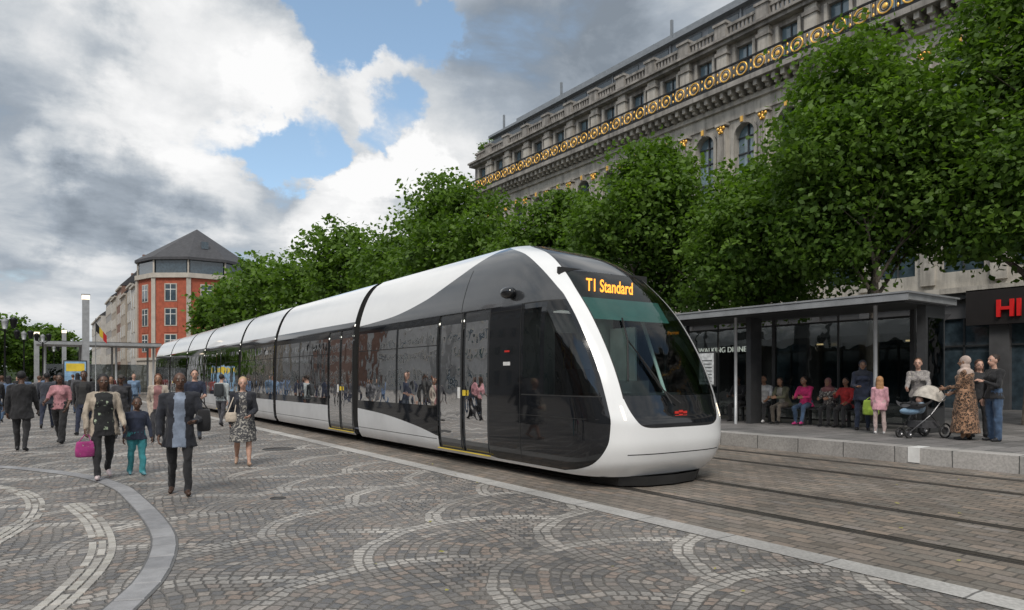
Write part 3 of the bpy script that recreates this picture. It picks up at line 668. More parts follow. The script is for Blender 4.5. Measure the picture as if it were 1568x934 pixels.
# ------------------------------------------------------------------ TREES
def leafmat(name,c1,c2):
    m=bpy.data.materials.new(name); m.use_nodes=True; t=m.node_tree; t.nodes.clear(); nt=NT(t)
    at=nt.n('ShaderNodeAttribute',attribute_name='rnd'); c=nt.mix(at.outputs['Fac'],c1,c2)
    d=nt.n('ShaderNodeBsdfPrincipled'); nt.set(d.inputs['Base Color'],c); d.inputs['Roughness'].default_value=.5; d.inputs['Specular IOR Level'].default_value=.25
    tr=nt.n('ShaderNodeBsdfTranslucent'); c2_=nt.vm('MULTIPLY',c,(1.4,1.6,.5)); nt.set(tr.inputs[0],c2_)
    mx=nt.n('ShaderNodeMixShader'); mx.inputs[0].default_value=.38; nt.set(mx.inputs[1],d.outputs[0]); nt.set(mx.inputs[2],tr.outputs[0])
    o=nt.n('ShaderNodeOutputMaterial'); nt.set(o.inputs[0],mx.outputs[0]); return m
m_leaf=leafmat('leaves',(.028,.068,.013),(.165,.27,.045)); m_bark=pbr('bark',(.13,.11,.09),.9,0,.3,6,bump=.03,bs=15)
def make_tree(name,loc,H,R,base,nclump,per,leaf,seed,mat=None):
    rng=np.random.default_rng(seed); rd=random.Random(seed); e=empty(name,loc)
    tb=MB(); pts=[]; 
    th=base+.35*(H-base)
    for i in range(6): pts.append(Vector((rd.uniform(-.08,.08)*i*.5,rd.uniform(-.08,.08)*i*.5,th*i/5)))
    r0=.17*H/10; tb.tube(pts,[r0*1.25,r0,r0*.9,r0*.8,r0*.65,r0*.5],m_bark,10)
    for i in range(13):
        t=.55+.45*i/12; k=min(int(t*5),4); st=pts[k].lerp(pts[k+1],t*5-k); az=i*2.4+rd.uniform(-.3,.3); 
        el=rd.uniform(.45,.95)+.5*(i/12); L=R*rd.uniform(.6,.9)
        d=Vector((math.cos(az)*math.cos(el),math.sin(az)*math.cos(el),math.sin(el)))
        m1=st+d*L*.5+Vector((0,0,.1*L)); e1=st+d*L+Vector((rd.uniform(-.3,.3),rd.uniform(-.3,.3),.25*L))
        tb.tube([st,m1,e1],[r0*.34,r0*.2,r0*.06],m_bark,6)
        for j in range(3):
            d2=(d+Vector((rd.uniform(-.8,.8),rd.uniform(-.8,.8),rd.uniform(-.3,.7)))).normalized(); e2=m1+d2*L*.55
            tb.tube([m1,e2],[r0*.14,r0*.03],m_bark,5)
    tb.obj('trunk_and_limbs',e)
    zc=(H+base)/2; hz=(H-base)/2
    lob=[]
    for i in range(11):
        a=rd.uniform(0,6.28); f=rd.uniform(.25,.66); zz_=rd.uniform(-.75,.72); sh=math.sqrt(max(.1,1-zz_*zz_))
        lob.append((math.cos(a)*f*R*sh,math.sin(a)*f*R*sh,zc+zz_*hz*.85,rd.uniform(.36,.56)*R))
    lob.append((0,0,zc,.62*R)); lob.append((rd.uniform(-.2,.2)*R,rd.uniform(-.2,.2)*R,H-.42*R,.42*R))
    lob=np.array(lob); wts=lob[:,3]**2; wts/=wts.sum()
    idx=rng.choice(len(lob),nclump,p=wts); dv=rng.normal(size=(nclump,3)); dv/=np.linalg.norm(dv,axis=1)[:,None]
    rr=rng.random(nclump)**.28*np.where(rng.random(nclump)<.12,rng.uniform(1.05,1.25,nclump),1)
    cc=lob[idx,:3]+dv*rr[:,None]*lob[idx,3:4]*np.array([1,1,1.05])
    cc[:,2]=np.maximum(cc[:,2],base-.3+rng.random(nclump)*.6)
    csz=rng.uniform(.12,.36,nclump)*(R/2.5); crn=rng.random(nclump)
    N=nclump*per; ci=np.repeat(np.arange(nclump),per)
    c=cc[ci]+rng.normal(size=(N,3))*csz[ci][:,None]*np.array([1,1,.55])
    n=rng.normal(size=(N,3))*.8+np.array([0,0,.8])+dv[ci]*.5; n/=np.linalg.norm(n,axis=1)[:,None]
    u=np.cross(n,rng.normal(size=(N,3))); u/=np.linalg.norm(u,axis=1)[:,None]; v=np.cross(n,u)
    s=leaf*rng.uniform(.55,1.25,N)[:,None]
    V=np.stack([c-u*s,c-v*s*.68+u*s*.1,c+u*s,c+v*s*.68+u*s*.1],1).reshape(-1,3)
    me=bpy.data.meshes.new('crown'); me.vertices.add(4*N); me.vertices.foreach_set('co',V.astype(np.float32).ravel())
    me.loops.add(4*N); me.loops.foreach_set('vertex_index',np.arange(4*N,dtype=np.int32)); me.polygons.add(N)
    me.polygons.foreach_set('loop_start',np.arange(0,4*N,4,dtype=np.int32)); me.polygons.foreach_set('loop_total',np.full(N,4,dtype=np.int32))
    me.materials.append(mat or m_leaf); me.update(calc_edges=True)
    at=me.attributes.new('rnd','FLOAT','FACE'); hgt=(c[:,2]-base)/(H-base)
    val=np.clip(.15+.5*crn[ci]+.25*rng.random(N)-.15+.22*hgt,0,1); at.data.foreach_set('value',val.astype(np.float32))  # leaf tone: random per clump and leaf, plus lighter towards the crown top
    lo=bpy.data.objects.new('crown',me); COL.objects.link(lo); lo.parent=e
    return e
TR=[(22.8,3.6,13.2,3.7,2.9,1300,30,.105),(22.3,7.2,14.3,3.8,3.0,1900,34,.098),(20,10.4,11.7,3.2,3.6,1700,34,.095),(20.4,14.9,8.9,3.0,3.4,1100,32,.10),(20,19.4,11.2,3.1,3.4,1150,28,.11),
 (20,25.3,10.6,3.2,3.4,950,24,.125),(20,30.4,11.0,3.3,3.4,850,20,.14),(20,36,13.9,3.9,3.4,950,19,.155),(20,43,12.8,4.0,3.4,750,16,.18),(20,51,13.8,4.4,3.4,700,15,.20),
 (20,60,13,4.5,3,550,14,.24),(20,70,14.2,4.8,3,500,12,.27),(20,82,13.8,5.0,3,450,11,.3),(19.5,97,13.2,4.8,3,400,11,.34)]
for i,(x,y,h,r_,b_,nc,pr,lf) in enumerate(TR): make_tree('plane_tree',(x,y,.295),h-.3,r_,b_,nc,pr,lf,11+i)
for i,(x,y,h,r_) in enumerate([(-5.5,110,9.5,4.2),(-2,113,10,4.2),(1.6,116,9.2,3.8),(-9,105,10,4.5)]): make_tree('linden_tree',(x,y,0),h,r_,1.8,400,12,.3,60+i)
make_tree('rooftop_tree',(34.2,53.2,20.7),2.6,1.5,.6,160,14,.12,77)
rng=np.random.default_rng(5); dm=MB()
N=9000; ang=rng.uniform(-60,25,N); dist=rng.uniform(260,300,N); hz=rng.random(N)**.6*(7+4*np.sin(ang*.35)+3*np.sin(ang*1.1))
for a_,d_,h_ in zip(ang,dist,hz):
    x=d_*math.sin(rad(a_)); y=d_*math.cos(rad(a_)); q=[Vector((x,y,max(h_,.2)))+Vector(rng.normal(size=3))*1.6 for _ in range(4)]
    dm.v.extend([tuple(p) for p in q]); o_=len(dm.v); dm.f.append((o_-4,o_-3,o_-2,o_-1)); dm.mi.append(0); dm.sm.append(False)
dm.mats=[pbr('distant_foliage',(.06,.09,.045),.8,0,.4,.1)]; dm.obj('distant_trees')
# ------------------------------------------------------------------ SHELTER
m_alu=pbr('shelter_metal',(.36,.37,.38),.4,.4); m_dkm=pbr('shelter_dark_metal',(.07,.072,.075),.45,.4)
m_sg=glassmat('smoked_glass',(.42,.45,.45),.02,.04); m_paper=pbr('poster_paper',(.6,.62,.62),.6,0,.25,9)
sh=empty('tram_shelter',(17,10,.3)); s=MB()
Z0=.295
s.box((15.6,7.35,3.32),(18.0,22,3.46),m_alu); s.box((15.55,7.3,3.46),(18.05,22.05,3.50),m_alu); s.box((15.8,7.5,3.28),(17.8,21.9,3.318),m_dkm)
s.box((15.57,7.32,3.30),(15.6,22,3.44),m_alu)
for y in(8.3,12.2,16.2,20.2):
    s.tube([(16.1,y,Z0),(16.1,y,3.3)],.045,m_alu,10)
    s.box((17.85,y-.05,Z0),(17.95,y+.05,3.3),m_dkm)
for y0,y1 in((8.35,10.2),(10.25,12.15),(12.25,14.2),(14.25,16.15),(16.25,18.2),(18.25,20.15)):
    s.box((17.89,y0,Z0+.15),(17.91,y1,3.1),m_sg); s.box((17.87,y0,Z0+.1),(17.93,y1,Z0+.15),m_dkm); s.box((17.87,y0,3.1),(17.93,y1,3.15),m_dkm)
    s.box((17.87,y0-.03,Z0),(17.93,y0,3.3),m_dkm)
s.box((16.9,7.55,Z0),(17.85,7.75,3.28),m_dkm); s.box((17.0,7.53,Z0+.6),(17.75,7.55,3.0),m_sg)
s.box((16.5,12.0,Z0),(17.0,12.15,3.28),m_dkm)
for y0,y1 in((9.4,13.4),(14,17)):
    for i in range(4): s.box((17.2+i*.11,y0,Z0+.43),(17.29+i*.11,y1,Z0+.465),m_dkm)
    for y in np.arange(y0+.3,y1,1.1): s.box((17.25,y,Z0),(17.32,y+.06,Z0+.43),m_dkm); s.box((17.5,y,Z0),(17.57,y+.06,Z0+.43),m_dkm)
s.box((15.9,12.75,1.35),(15.95,13.35,2.35),m_dkm); s.box((15.88,12.8,1.4),(15.9,13.3,2.3),m_paper); s.box((15.9,13.02,Z0),(15.95,13.08,1.35),m_dkm)
for i in range(7): s.box((15.872,12.85,1.48+i*.1),(15.88,13.22-.04*(i%3),1.50+i*.1),m_dkm)
s.box((16.0,13.9,2.85),(16.15,14.9,3.15),m_blk)
o=s.obj('frame',sh); o.matrix_parent_inverse=Matrix.Translation((-17,-10,-.3))
tx=text('display_text','Perron',.16,m_led,(15.98,14.4,2.92),(rad(90),0,rad(-90)),None,.002); tx.parent=sh; tx.matrix_parent_inverse=Matrix.Translation((-17,-10,-.3))
kl=MB()
for y,z in((9,3.1),(14.8,3.2),(19,3.2),(23,3.3),(17,3.3),(27,3.2)):
    kl.tube([(31.6,y,z),(31.6,y,z+.25)],[.16,.1],m_warm,10)
    kl.tube([(31.6,y,z+.25),(31.95,y,z+.35)],.02,m_dkm,6)
o=kl.obj('wall_lamps',bld); o.matrix_parent_inverse=Matrix.Translation((-32,-20,0))
aw=MB(); m_awn=pbr('awning_black',(.02,.02,.022),.8)
for y0,y1 in((13.2,20.2),(21,33)):
    aw.add([(30.3,y0,3.5),(30.3,y1,3.5),(31.85,y1,4.3),(31.85,y0,4.3),(30.3,y0,3.2),(30.3,y1,3.2)],[(0,1,2,3),(4,5,1,0)],m_awn)
aw.obj('shop_awning')
# ------------------------------------------------------------------ left street furniture
m_conc=pbr('light_metal',(.36,.37,.38),.5,.2)
py=empty('lighting_mast',(2.8,58.9,0)); b=MB(); b.box((-.22,-.2,0),(.22,.2,7.3),m_conc); b.box((-.24,-.22,7.3),(.24,.22,7.62),m_lamp); b.box((-.27,-.24,7.62),(.27,.24,7.7),m_conc); b.obj('mast',py)
py=empty('lighting_mast',(-.2,75,0)); b=MB(); b.box((-.2,-.2,0),(.2,.2,5.4),m_conc); b.box((-.22,-.22,5.4),(.22,.22,5.7),m_lamp); b.obj('mast',py)
py=empty('lighting_mast',(2.2,88,0)); b=MB(); b.box((-.2,-.2,0),(.2,.2,6.4),m_conc); b.box((-.22,-.22,6.4),(.22,.22,6.7),m_lamp); b.obj('mast',py)
cn=empty('station_canopy',(4.0,70,0)); b=MB(); b.box((-4.2,-2,4.35),(5,3,4.6),m_conc); b.box((-4.2,-2,4.6),(5,3,4.65),m_dkm)
for x in(-3.6,-1,1.5,4.4): b.tube([(x,-1.5,0),(x,-1.5,4.35)],.09,m_conc,8); b.tube([(x,2.5,0),(x,2.5,4.35)],.09,m_conc,8)
b.box((-3.6,2.45,.2),(4.4,2.5,2.8),m_sg); b.obj('structure',cn)
pp=empty('poster_panel',(1.9,52,0)); b=MB(); b.box((-.65,-.08,.5),(.65,.08,2.7),m_dkm); b.box((-.58,-.1,.6),(.58,-.08,2.62),pbr('poster_blue',(.25,.42,.6),.5,0,.3,4)); b.box((-.5,-.105,2.0),(.5,-.1,2.5),m_yel); b.box((-.5,-.06,0),(.5,.06,.5),m_dkm); b.obj('panel',pp)
for x,y,h in((-1.4,42,4.6),(-.8,53,4.6),(.2,58,4.7),(1.2,82,4.8)):
    e=empty('street_lamp',(x,y,0)); b=MB(); b.tube([(0,0,0),(0,0,.8),(0,0,.85),(0,0,h-.6)],[.12,.09,.05,.04],m_biron,10); b.tube([(-.35,0,h-.5),(0,0,h-.75),(.35,0,h-.5)],.025,m_biron,6)
    for dx in(-.35,.35): b.tube([(dx,0,h-.55),(dx,0,h-.5),(dx,0,h-.15),(dx,0,h-.1),(dx,0,h)],[.06,.1,.17,.19,.03],m_biron,8)
    b.tube([(0,0,h-.6),(0,0,h-.25),(0,0,h-.2),(0,0,h-.05)],[.09,.16,.18,.02],m_conc,8); b.obj('post_and_lantern',e)
fl=empty('flagpole',(3.6,62,0)); b=MB(); b.tube([(0,0,0),(0,0,6.2)],.03,m_conc,6)
for i,c in enumerate(((.02,.02,.02),(.7,.5,.05),(.55,.03,.03))): 
    b.quad((i*.25,0,5.9-i*.35),(i*.25+.25,.05,5.55-i*.35),(i*.25+.25,.05,4.95-i*.35),(i*.25,0,5.2-i*.35),pbr('flag%d'%i,c,.8))
b.obj('pole_and_flag',fl)
# ------------------------------------------------------------------ PEOPLE
def clothmat(col,pat=None):
    key='cloth_%s_%s'%('_'.join('%.3f'%c for c in col),pat)
    if key in _pc: return _pc[key]
    m,nt,b=newmat(key); tc=nt.n('ShaderNodeTexCoord').outputs['Object']
    nz=nt.noise(tc,7,4,.6).outputs[0]; c=nt.vm('SCALE',(col[0],col[1],col[2])); nt.set(c.node.inputs[3],nt.mr(nz,.3,.7,.7,1.25))
    if pat=='leopard':
        v=nt.n('ShaderNodeTexVoronoi'); v.inputs['Scale'].default_value=22; nt.set(v.inputs['Vector'],tc)
        f=nt.m('MULTIPLY',nt.mr(v.outputs[0],.22,.3),nt.mr(v.outputs[0],.55,.5)); c=nt.mix(f,c,(.03,.018,.012))
    if pat in('print','sparse'):
        v=nt.noise(tc,26 if pat=='print' else 15,3,.7).outputs[0]; lo=.52 if pat=='print' else .61; c=nt.mix(nt.mr(v,lo,lo+.05),c,(.38,.36,.32) if pat=='print' else (.35,.42,.3))
    nt.set(b.inputs['Base Color'],c); b.inputs['Roughness'].default_value=.85; b.inputs['Sheen Weight'].default_value=.15
    nt.set(b.inputs['Normal'],nt.bump(nt.noise(tc,60,3).outputs[0],.004)); _pc[key]=m; return m
def skinmat(col):
    key='skin_%s'%('_'.join('%.3f'%c for c in col))
    if key in _pc: return _pc[key]
    m,nt,b=newmat(key); tc=nt.n('ShaderNodeTexCoord').outputs['Object']; nz=nt.noise(tc,18,3).outputs[0]
    c=nt.vm('SCALE',(col[0],col[1],col[2])); nt.set(c.node.inputs[3],nt.mr(nz,.3,.7,.88,1.1)); nt.set(b.inputs['Base Color'],c); b.inputs['Roughness'].default_value=.45; _pc[key]=m; return m
DKS=(.105,.055,.036); MDS=(.32,.175,.11); LTS=(.52,.31,.23)
BLK=(.014,.014,.016); NAVY=(.018,.025,.05); JEAN=(.05,.09,.16); WHT=(.62,.61,.6); GRY=(.2,.2,.21)
class Fig:
    def __init__(s): s.v=[];s.f=[];s.m=[]
    def add(s,vs,fs,m):
        o=len(s.v); s.v.extend(vs)
        for f in fs: s.f.append(tuple(a+o for a in f)); s.m.append(m)
    def rings(s,rg,m,n=14):
        vs=[];fs=[]
        for c,ax,ay in rg:
            for k in range(n):
                t=2*math.pi*k/n; vs.append(c+ax*math.cos(t)+ay*math.sin(t))
        for i in range(len(rg)-1):
            for k in range(n): fs.append((i*n+k,i*n+(k+1)%n,(i+1)*n+(k+1)%n,(i+1)*n+k))
        fs.append(tuple(reversed(range(n)))); fs.append(tuple((len(rg)-1)*n+k for k in range(n)))
        s.add(vs,fs,m)
    def cap(s,a,b,ra,rb,m,n=10):
        a=Vector(a);b=Vector(b); d=(b-a).normalized(); x=d.cross(Vector((0,0,1)))
        if x.length<.1: x=d.cross(Vector((0,1,0)))
        x.normalize(); y=d.cross(x)
        rg=[]
        for t in(80,50,25,0): q=rad(t); rg.append((a-d*ra*math.sin(q),x*ra*math.cos(q),y*ra*math.cos(q)))
        for t in(0,25,50,80): q=rad(t); rg.append((b+d*rb*math.sin(q),x*rb*math.cos(q),y*rb*math.cos(q)))
        s.rings(rg,m,n)
    def ell(s,c,r,m,R=None,n=14):
        c=Vector(c); rg=[]
        ex,ey,ez=(Vector((1,0,0)),Vector((0,1,0)),Vector((0,0,1))) if R is None else R
        for t in(-82,-60,-38,-18,0,18,38,60,82): q=rad(t); rg.append((c+ez*r[2]*math.sin(q),ex*r[0]*math.cos(q),ey*r[1]*math.cos(q)))
        s.rings(rg,m,n)
def person(name,loc,phi,H=1.72,fem=False,fat=1.0,legs=((16,4,0),(-16,22,-22)),arms=((12,8,18,0),(-12,8,18,0)),top=BLK,bot=BLK,shoe=BLK,skin=DKS,hair=BLK,hs='short',
        inner=None,inpat=None,inlow=-.04,opw=.05,hem=-.03,sleeve=1.0,barelegs=False,skirt=None,skirtc=None,skirtpat=None,lean=0,seat=None,vox=.013,toppat=None,botpat=None,wide=0,headyaw=0,headpitch=0,hoodie=False):
    F=Fig(); X=Fig(); V=Vector
    h=H; RX=Matrix.Rotation(rad(-lean),3,'X')
    lg=[];mn=1e9
    for i,sd in((0,-1),(1,1)):
        a,k,fp=legs[i][:3]; out=legs[i][3] if len(legs[i])>3 else 1.5
        hp=V((sd*.052*h,0,0)); td=V((sd*math.sin(rad(out)),math.sin(rad(a)),-math.cos(rad(a)))).normalized(); kn=hp+td*.245*h
        s_=a-k; sdv=V((sd*math.sin(rad(out*.3)),math.sin(rad(s_)),-math.cos(rad(s_)))).normalized(); an=kn+sdv*.236*h
        fd=V((sd*.12,math.cos(rad(fp)),math.sin(rad(fp)))).normalized(); toe=an+fd*.085*h+V((0,0,-.026*h)) ; heel=an-fd*.022*h+V((0,0,-.026*h))
        lg.append((hp,kn,an,toe,heel)); mn=min(mn,toe.z-.016*h,heel.z-.018*h)
    rz=-mn if seat is None else seat+.085
    root=V((0,0,rz))
    U=lambda p:root+RX@V(p)
    def tors(lst,m,f=1.0):
        F.rings([(U((0,dy*h,dz*h)),RX@V((rx*h*f,0,0)),RX@V((0,ry*h*f,0))) for dz,rx,ry,dy in lst],m,16)
    hp_=1.04 if fem else .96; ws=.86 if fem else 1.0; sw=.9 if fem else 1.0
    ft=fat
    F.rings([(root+V((0,0,dz*h)),V((rx*h*ft,0,0)),V((0,ry*h*ft,0))) for dz,rx,ry in((-.062,.045,.045),(-.045,.085*hp_,.062),(-.01,.1*hp_,.074),(.05,.094,.068),(.08,.085,.06))],2,16)
    base=[(.03,.094*hp_,.07,0),(.07,.09*ws+.004,.066,0),(.11,.088*ws,.065,.0),(.17,.097*sw,.07,.004),(.225,.108*sw,.073,.004),(.262,.112*sw,.066,-.002),(.288,.098*sw,.052,-.006),(.306,.06,.042,-.006)]
    if hem<.03: base=[(hem,(.103*hp_+.004+max(0,-hem)*.10),.078,0)]+([(-.02,.104*hp_,.077,0)] if hem<-.05 else [])+base
    g_=ft*(1.07 if inner else 1.02)
    tors([(a_,b_*(ft if a_<.25 else 1)*(1.05 if inner else 1.01),c_*g_,d_) for a_,b_,c_,d_ in base],1)
    if fem:
        for sd in(-1,1): F.ell(U((sd*.042*h,.052*h*ft,.205*h)),(.042*h,.036*h,.04*h),1)
    F.cap(U((0,-.004*h,.285*h)),U((0,.006*h,.355*h)),.036*h if not fem else .031*h,.031*h if not fem else .027*h,0)
    k=h/1.72*(1.0 if h>1.45 else 1.22); RZ=Matrix.Rotation(rad(headyaw),3,'Z')@Matrix.Rotation(rad(headpitch),3,'X')
    hc=U((0,.012*h,.402*h if h>1.45 else .41*h)); HR=(RZ@V((1,0,0)),RZ@V((0,1,0)),RZ@V((0,0,1)))
    hl=lambda x,y,z: hc+HR[0]*x*k+HR[1]*y*k+HR[2]*z*k
    F.ell(hl(0,-.005,.022),(.076*k,.095*k,.093*k),0,HR); F.ell(hl(0,.022,-.045),(.056*k,.066*k,.066*k),0,HR); F.ell(hl(0,.05,-.085),(.03*k,.03*k,.024*k),0,HR)
    F.cap(hl(0,.088,.01),hl(0,.108,-.026),.010*k,.016*k,0); F.cap(hl(-.035,.076,.03),hl(.035,.076,.03),.014*k,.014*k,0)
    F.cap(hl(-.018,.083,-.058),hl(.018,.083,-.058),.010*k,.010*k,0)
    for sd in(-1,1): F.ell(hl(sd*.078,-.002,-.005),(.011*k,.02*k,.032*k),0,HR)
    if hs in('short','cap','bun','long','crop','afro'):
        gg={'crop':-.002,'short':.006,'cap':.004,'bun':.006,'long':.010,'afro':.028}[hs]
        F.ell(hl(0,-.030 if hs=='crop' else -.026,.042),((.078+gg)*k,(.088+gg)*k,(.086+gg)*k),4,HR)
    if hs=='bun': F.ell(hl(0,-.10,.085),(.04*k,.04*k,.04*k),4)
    if hs=='long':
        F.ell(hl(0,-.065,-.06),(.080*k,.05*k,.12*k),4,HR); F.ell(hl(0,-.075,-.15),(.085*k,.04*k,.09*k),4,HR)
        for sd in(-1,1): F.ell(hl(sd*.074,-.01,-.07),(.018*k,.035*k,.10*k),4,HR)
    if hs=='cap':
        F.ell(hl(0,-.005,.062),(.087*k,.104*k,.07*k),4,HR); F.ell(hl(0,.11,.045),(.06*k,.06*k,.010*k),4,HR)
    if hs=='hijab':
        F.ell(hl(0,-.022,.03),(.09*k,.103*k,.105*k),4,HR); F.ell(hl(0,-.02,-.09),(.088*k,.088*k,.085*k),4,HR); F.ell(U((0,.0,.275*h)),(.115*h,.085*h,.06*h),4)
    if hoodie: F.ell(U((0,-.05*h,.30*h)),(.07*h,.045*h,.04*h),1)
    for sd in(-1,1):
        X.ell(hl(sd*.030,.079,.008),(.014*k,.009*k,.008*k),7,HR,8); X.ell(hl(sd*.030,.086,.008),(.0065*k,.005*k,.0065*k),5,HR,8)
        X.cap(hl(sd*.018,.090,.028),hl(sd*.046,.082,.030),.004*k,.003*k,4 if hs not in('hijab','cap') else 5,6)
    X.cap(hl(-.022,.091,-.055),hl(.022,.091,-.055),.006*k,.006*k,8,6)
    hands=[]
    for i,sd in((0,-1),(1,1)):
        s_,o_,e_2,inw=arms[i]
        sh_=U((sd*(.108 if not fem else .096)*h*(1+.35*(ft-1)),-.004*h,.272*h))
        ud=V((sd*math.sin(rad(o_)),math.sin(rad(s_))*math.cos(rad(o_)),-math.cos(rad(s_))*math.cos(rad(o_)))).normalized()
        el=sh_+ud*.172*h; t_=rad(s_+e_2)
        fd=V((sd*math.sin(rad(o_))*.5-sd*math.sin(rad(inw)),math.sin(t_)*math.cos(rad(inw)),-math.cos(t_)*math.cos(rad(inw)))).normalized()
        wr=el+fd*.145*h
        ex=.004*h if inner or hem<-.06 else 0
        F.cap(U((sd*.06*h,-.004*h,.27*h)),sh_,.042*h,.036*h+ex,1)
        F.cap(sh_,el,.034*h+ex,.0265*h+ex,1)
        if sleeve>=1:
            F.cap(el,el.lerp(wr,.93),.0265*h+ex,.020*h+ex,1); F.cap(el.lerp(wr,.7),wr,.016*h,.0145*h,0)
        else: F.cap(sh_.lerp(el,.75),el,.025*h,.0235*h,0); F.cap(el,wr,.0235*h,.0145*h,0)
        wv=V((0,1,0))-fd*fd.y
        if wv.length<.35: wv=V((0,0,1))-fd*fd.z
        wv.normalize(); nv=fd.cross(wv)
        if nv.x*sd>0: nv=-nv
        q=h/1.72
        F.ell(wr+fd*.045*q,(.040*q,.018*q,.055*q),0,(wv,nv,fd),12)
        for j,L in enumerate((.068,.076,.071,.055)):
            bs=wr+fd*.085*q+wv*(.028-.019*j)*q; p1=bs+(fd*.93+nv*.3)*L*.5*q; p2=p1+(fd*.6+nv*.8)*L*.5*q
            X.cap(bs-fd*.015*q,p1,.0092*q,.0085*q,0,6); X.cap(p1,p2,.0085*q,.0072*q,0,6)
        bs=wr+fd*.028*q+wv*.030*q; p1=bs+(fd*.6+wv*.7)*.036*q; p2=p1+(fd*.9+wv*.25+nv*.3)*.03*q
        X.cap(bs,p1,.0115*q,.0095*q,0,6); X.cap(p1,p2,.0095*q,.008*q,0,6)
        hands.append((wr+fd*.10*q+nv*.02*q,fd,sh_))
    for hp2,kn,an,toe,heel in lg:
        hp2,kn,an,toe,heel=[root+p for p in(hp2,kn,an,toe,heel)]
        tw=(1+wide*.2)*(.5+.5*ft)
        if barelegs:
            F.cap(hp2,kn,.048*h*tw,.031*h,0); F.cap(kn,kn.lerp(an,.35),.030*h,.033*h,0); F.cap(kn.lerp(an,.35),an,.033*h,.018*h,0)
        else:
            F.cap(hp2,kn,.053*h*tw,.037*h*(1+wide*.3),2); F.cap(kn,kn.lerp(an,.35),.036*h*(1+wide*.3),.035*h*(1+wide*.35),2); F.cap(kn.lerp(an,.35),an+(an-kn)*.02,.035*h*(1+wide*.35),.026*h*(1+wide*.7),2)
        F.cap(an,heel+V((0,0,.006*h)),.019*h,.021*h,3 if not barelegs else 0)
        mid=heel.lerp(toe,.55)
        F.cap(heel,mid+V((0,0,.004*h)),.0195*h,.022*h,3); F.cap(mid,toe,.022*h,.0165*h,3)
    if skirt:
        ztop=.06*h; zb=ztop-skirt*h; kf=(lg[0][1].y+lg[1][1].y)/2
        rg=[]
        for t_ in(0,.2,.45,.7,.88,1):
            z_=ztop+(zb-ztop)*t_; rx=.098*hp_*h*ft*(1+.28*t_); ry=.075*h*ft*(1+.55*t_)+(abs(lg[0][1].y-lg[1][1].y)*.35*t_ if not seat else 0)
            rg.append((root+V((0,kf*t_*.7 if not seat else 0,z_)),V((rx,0,0)),V((0,ry,0))))
        F.rings(rg,6,18)
    me=bpy.data.meshes.new('tmp'); me.from_pydata(F.v,[],F.f); ob=bpy.data.objects.new('tmp',me); COL.objects.link(ob)
    md=ob.modifiers.new('r','REMESH'); md.mode='VOXEL'; md.voxel_size=vox; md2=ob.modifiers.new('s','SMOOTH'); md2.factor=.5; md2.iterations=2
    dg=bpy.context.evaluated_depsgraph_get(); dg.update(); em=ob.evaluated_get(dg).to_mesh()
    nvv=len(em.vertices); co_=np.empty(nvv*3,np.float32); em.vertices.foreach_get('co',co_); co_=co_.reshape(-1,3).astype(float)
    faces=[tuple(p.vertices) for p in em.polygons]
    ob.evaluated_get(dg).to_mesh_clear(); bpy.data.objects.remove(ob)
    bvh=BVHTree.FromPolygons(F.v,F.f)
    ml=[]
    fcen=np.array([co_[list(f)].mean(0) for f in faces]) if faces else np.zeros((0,3))
    cloth=np.zeros(nvv)
    for f,c in zip(faces,fcen):
        r_=bvh.find_nearest(c); m_=F.m[r_[2]] if r_[2] is not None else 1
        if m_==1 and inner is not None:
            cl_=RX.transposed()@(V(c)-root)
            if c[1]>0 and abs(cl_.x)<opw*h*(1.0+max(0,.25*h-cl_.z)*.5)+.006*math.sin(cl_.z*31) and cl_.y>.035*h and cl_.z<.31*h: m_=9 if cl_.z>inlow*h else 2
        if m_ in(1,2,6,9):
            for v_ in f: cloth[v_]=1 if m_!=9 else .35
        ml.append(m_)
    sdv=int(abs(loc[0]*13+loc[1]*7))
    for i in np.nonzero(cloth)[0]:
        c=co_[i]; n_=noise.noise_vector(V((c[0]*9+sdv,c[1]*9,c[2]*6))); n2=noise.noise_vector(V((c[0]*22,c[1]*22+sdv,c[2]*13)))
        co_[i]+=(np.array(n_)*.018+np.array(n2)*.009)*cloth[i]
    allv=[tuple(c) for c in co_]+[tuple(v) for v in X.v]; allf=faces+[tuple(a+nvv for a in f) for f in X.f]; ml+=X.m
    me=bpy.data.meshes.new(name); me.from_pydata(allv,[],allf)
    for m_ in(skinmat(skin),clothmat(top,toppat),clothmat(bot,botpat),pbr('shoe_%.2f_%.2f'%(shoe[0],shoe[2]),shoe,.5),pbr('hair_%.3f_%.3f'%(hair[0],hair[2]),hair,.7,0,.3,60) if hs!='hijab' else clothmat(hair),
        pbr('eye_dark',(.01,.008,.007),.2),clothmat(skirtc or bot,skirtpat),pbr('eye_white',(.6,.58,.55),.3),pbr('lips_%.2f'%skin[0],(skin[0]*.75,skin[1]*.5,skin[2]*.5),.4),clothmat(inner or top,inpat)): me.materials.append(m_)
    me.polygons.foreach_set('material_index',ml); me.polygons.foreach_set('use_smooth',[True]*len(allf)); me.update()
    o=bpy.data.objects.new(name,me); COL.objects.link(o); o.location=loc; o.rotation_euler=(0,0,rad(-phi))
    return o,hands,root
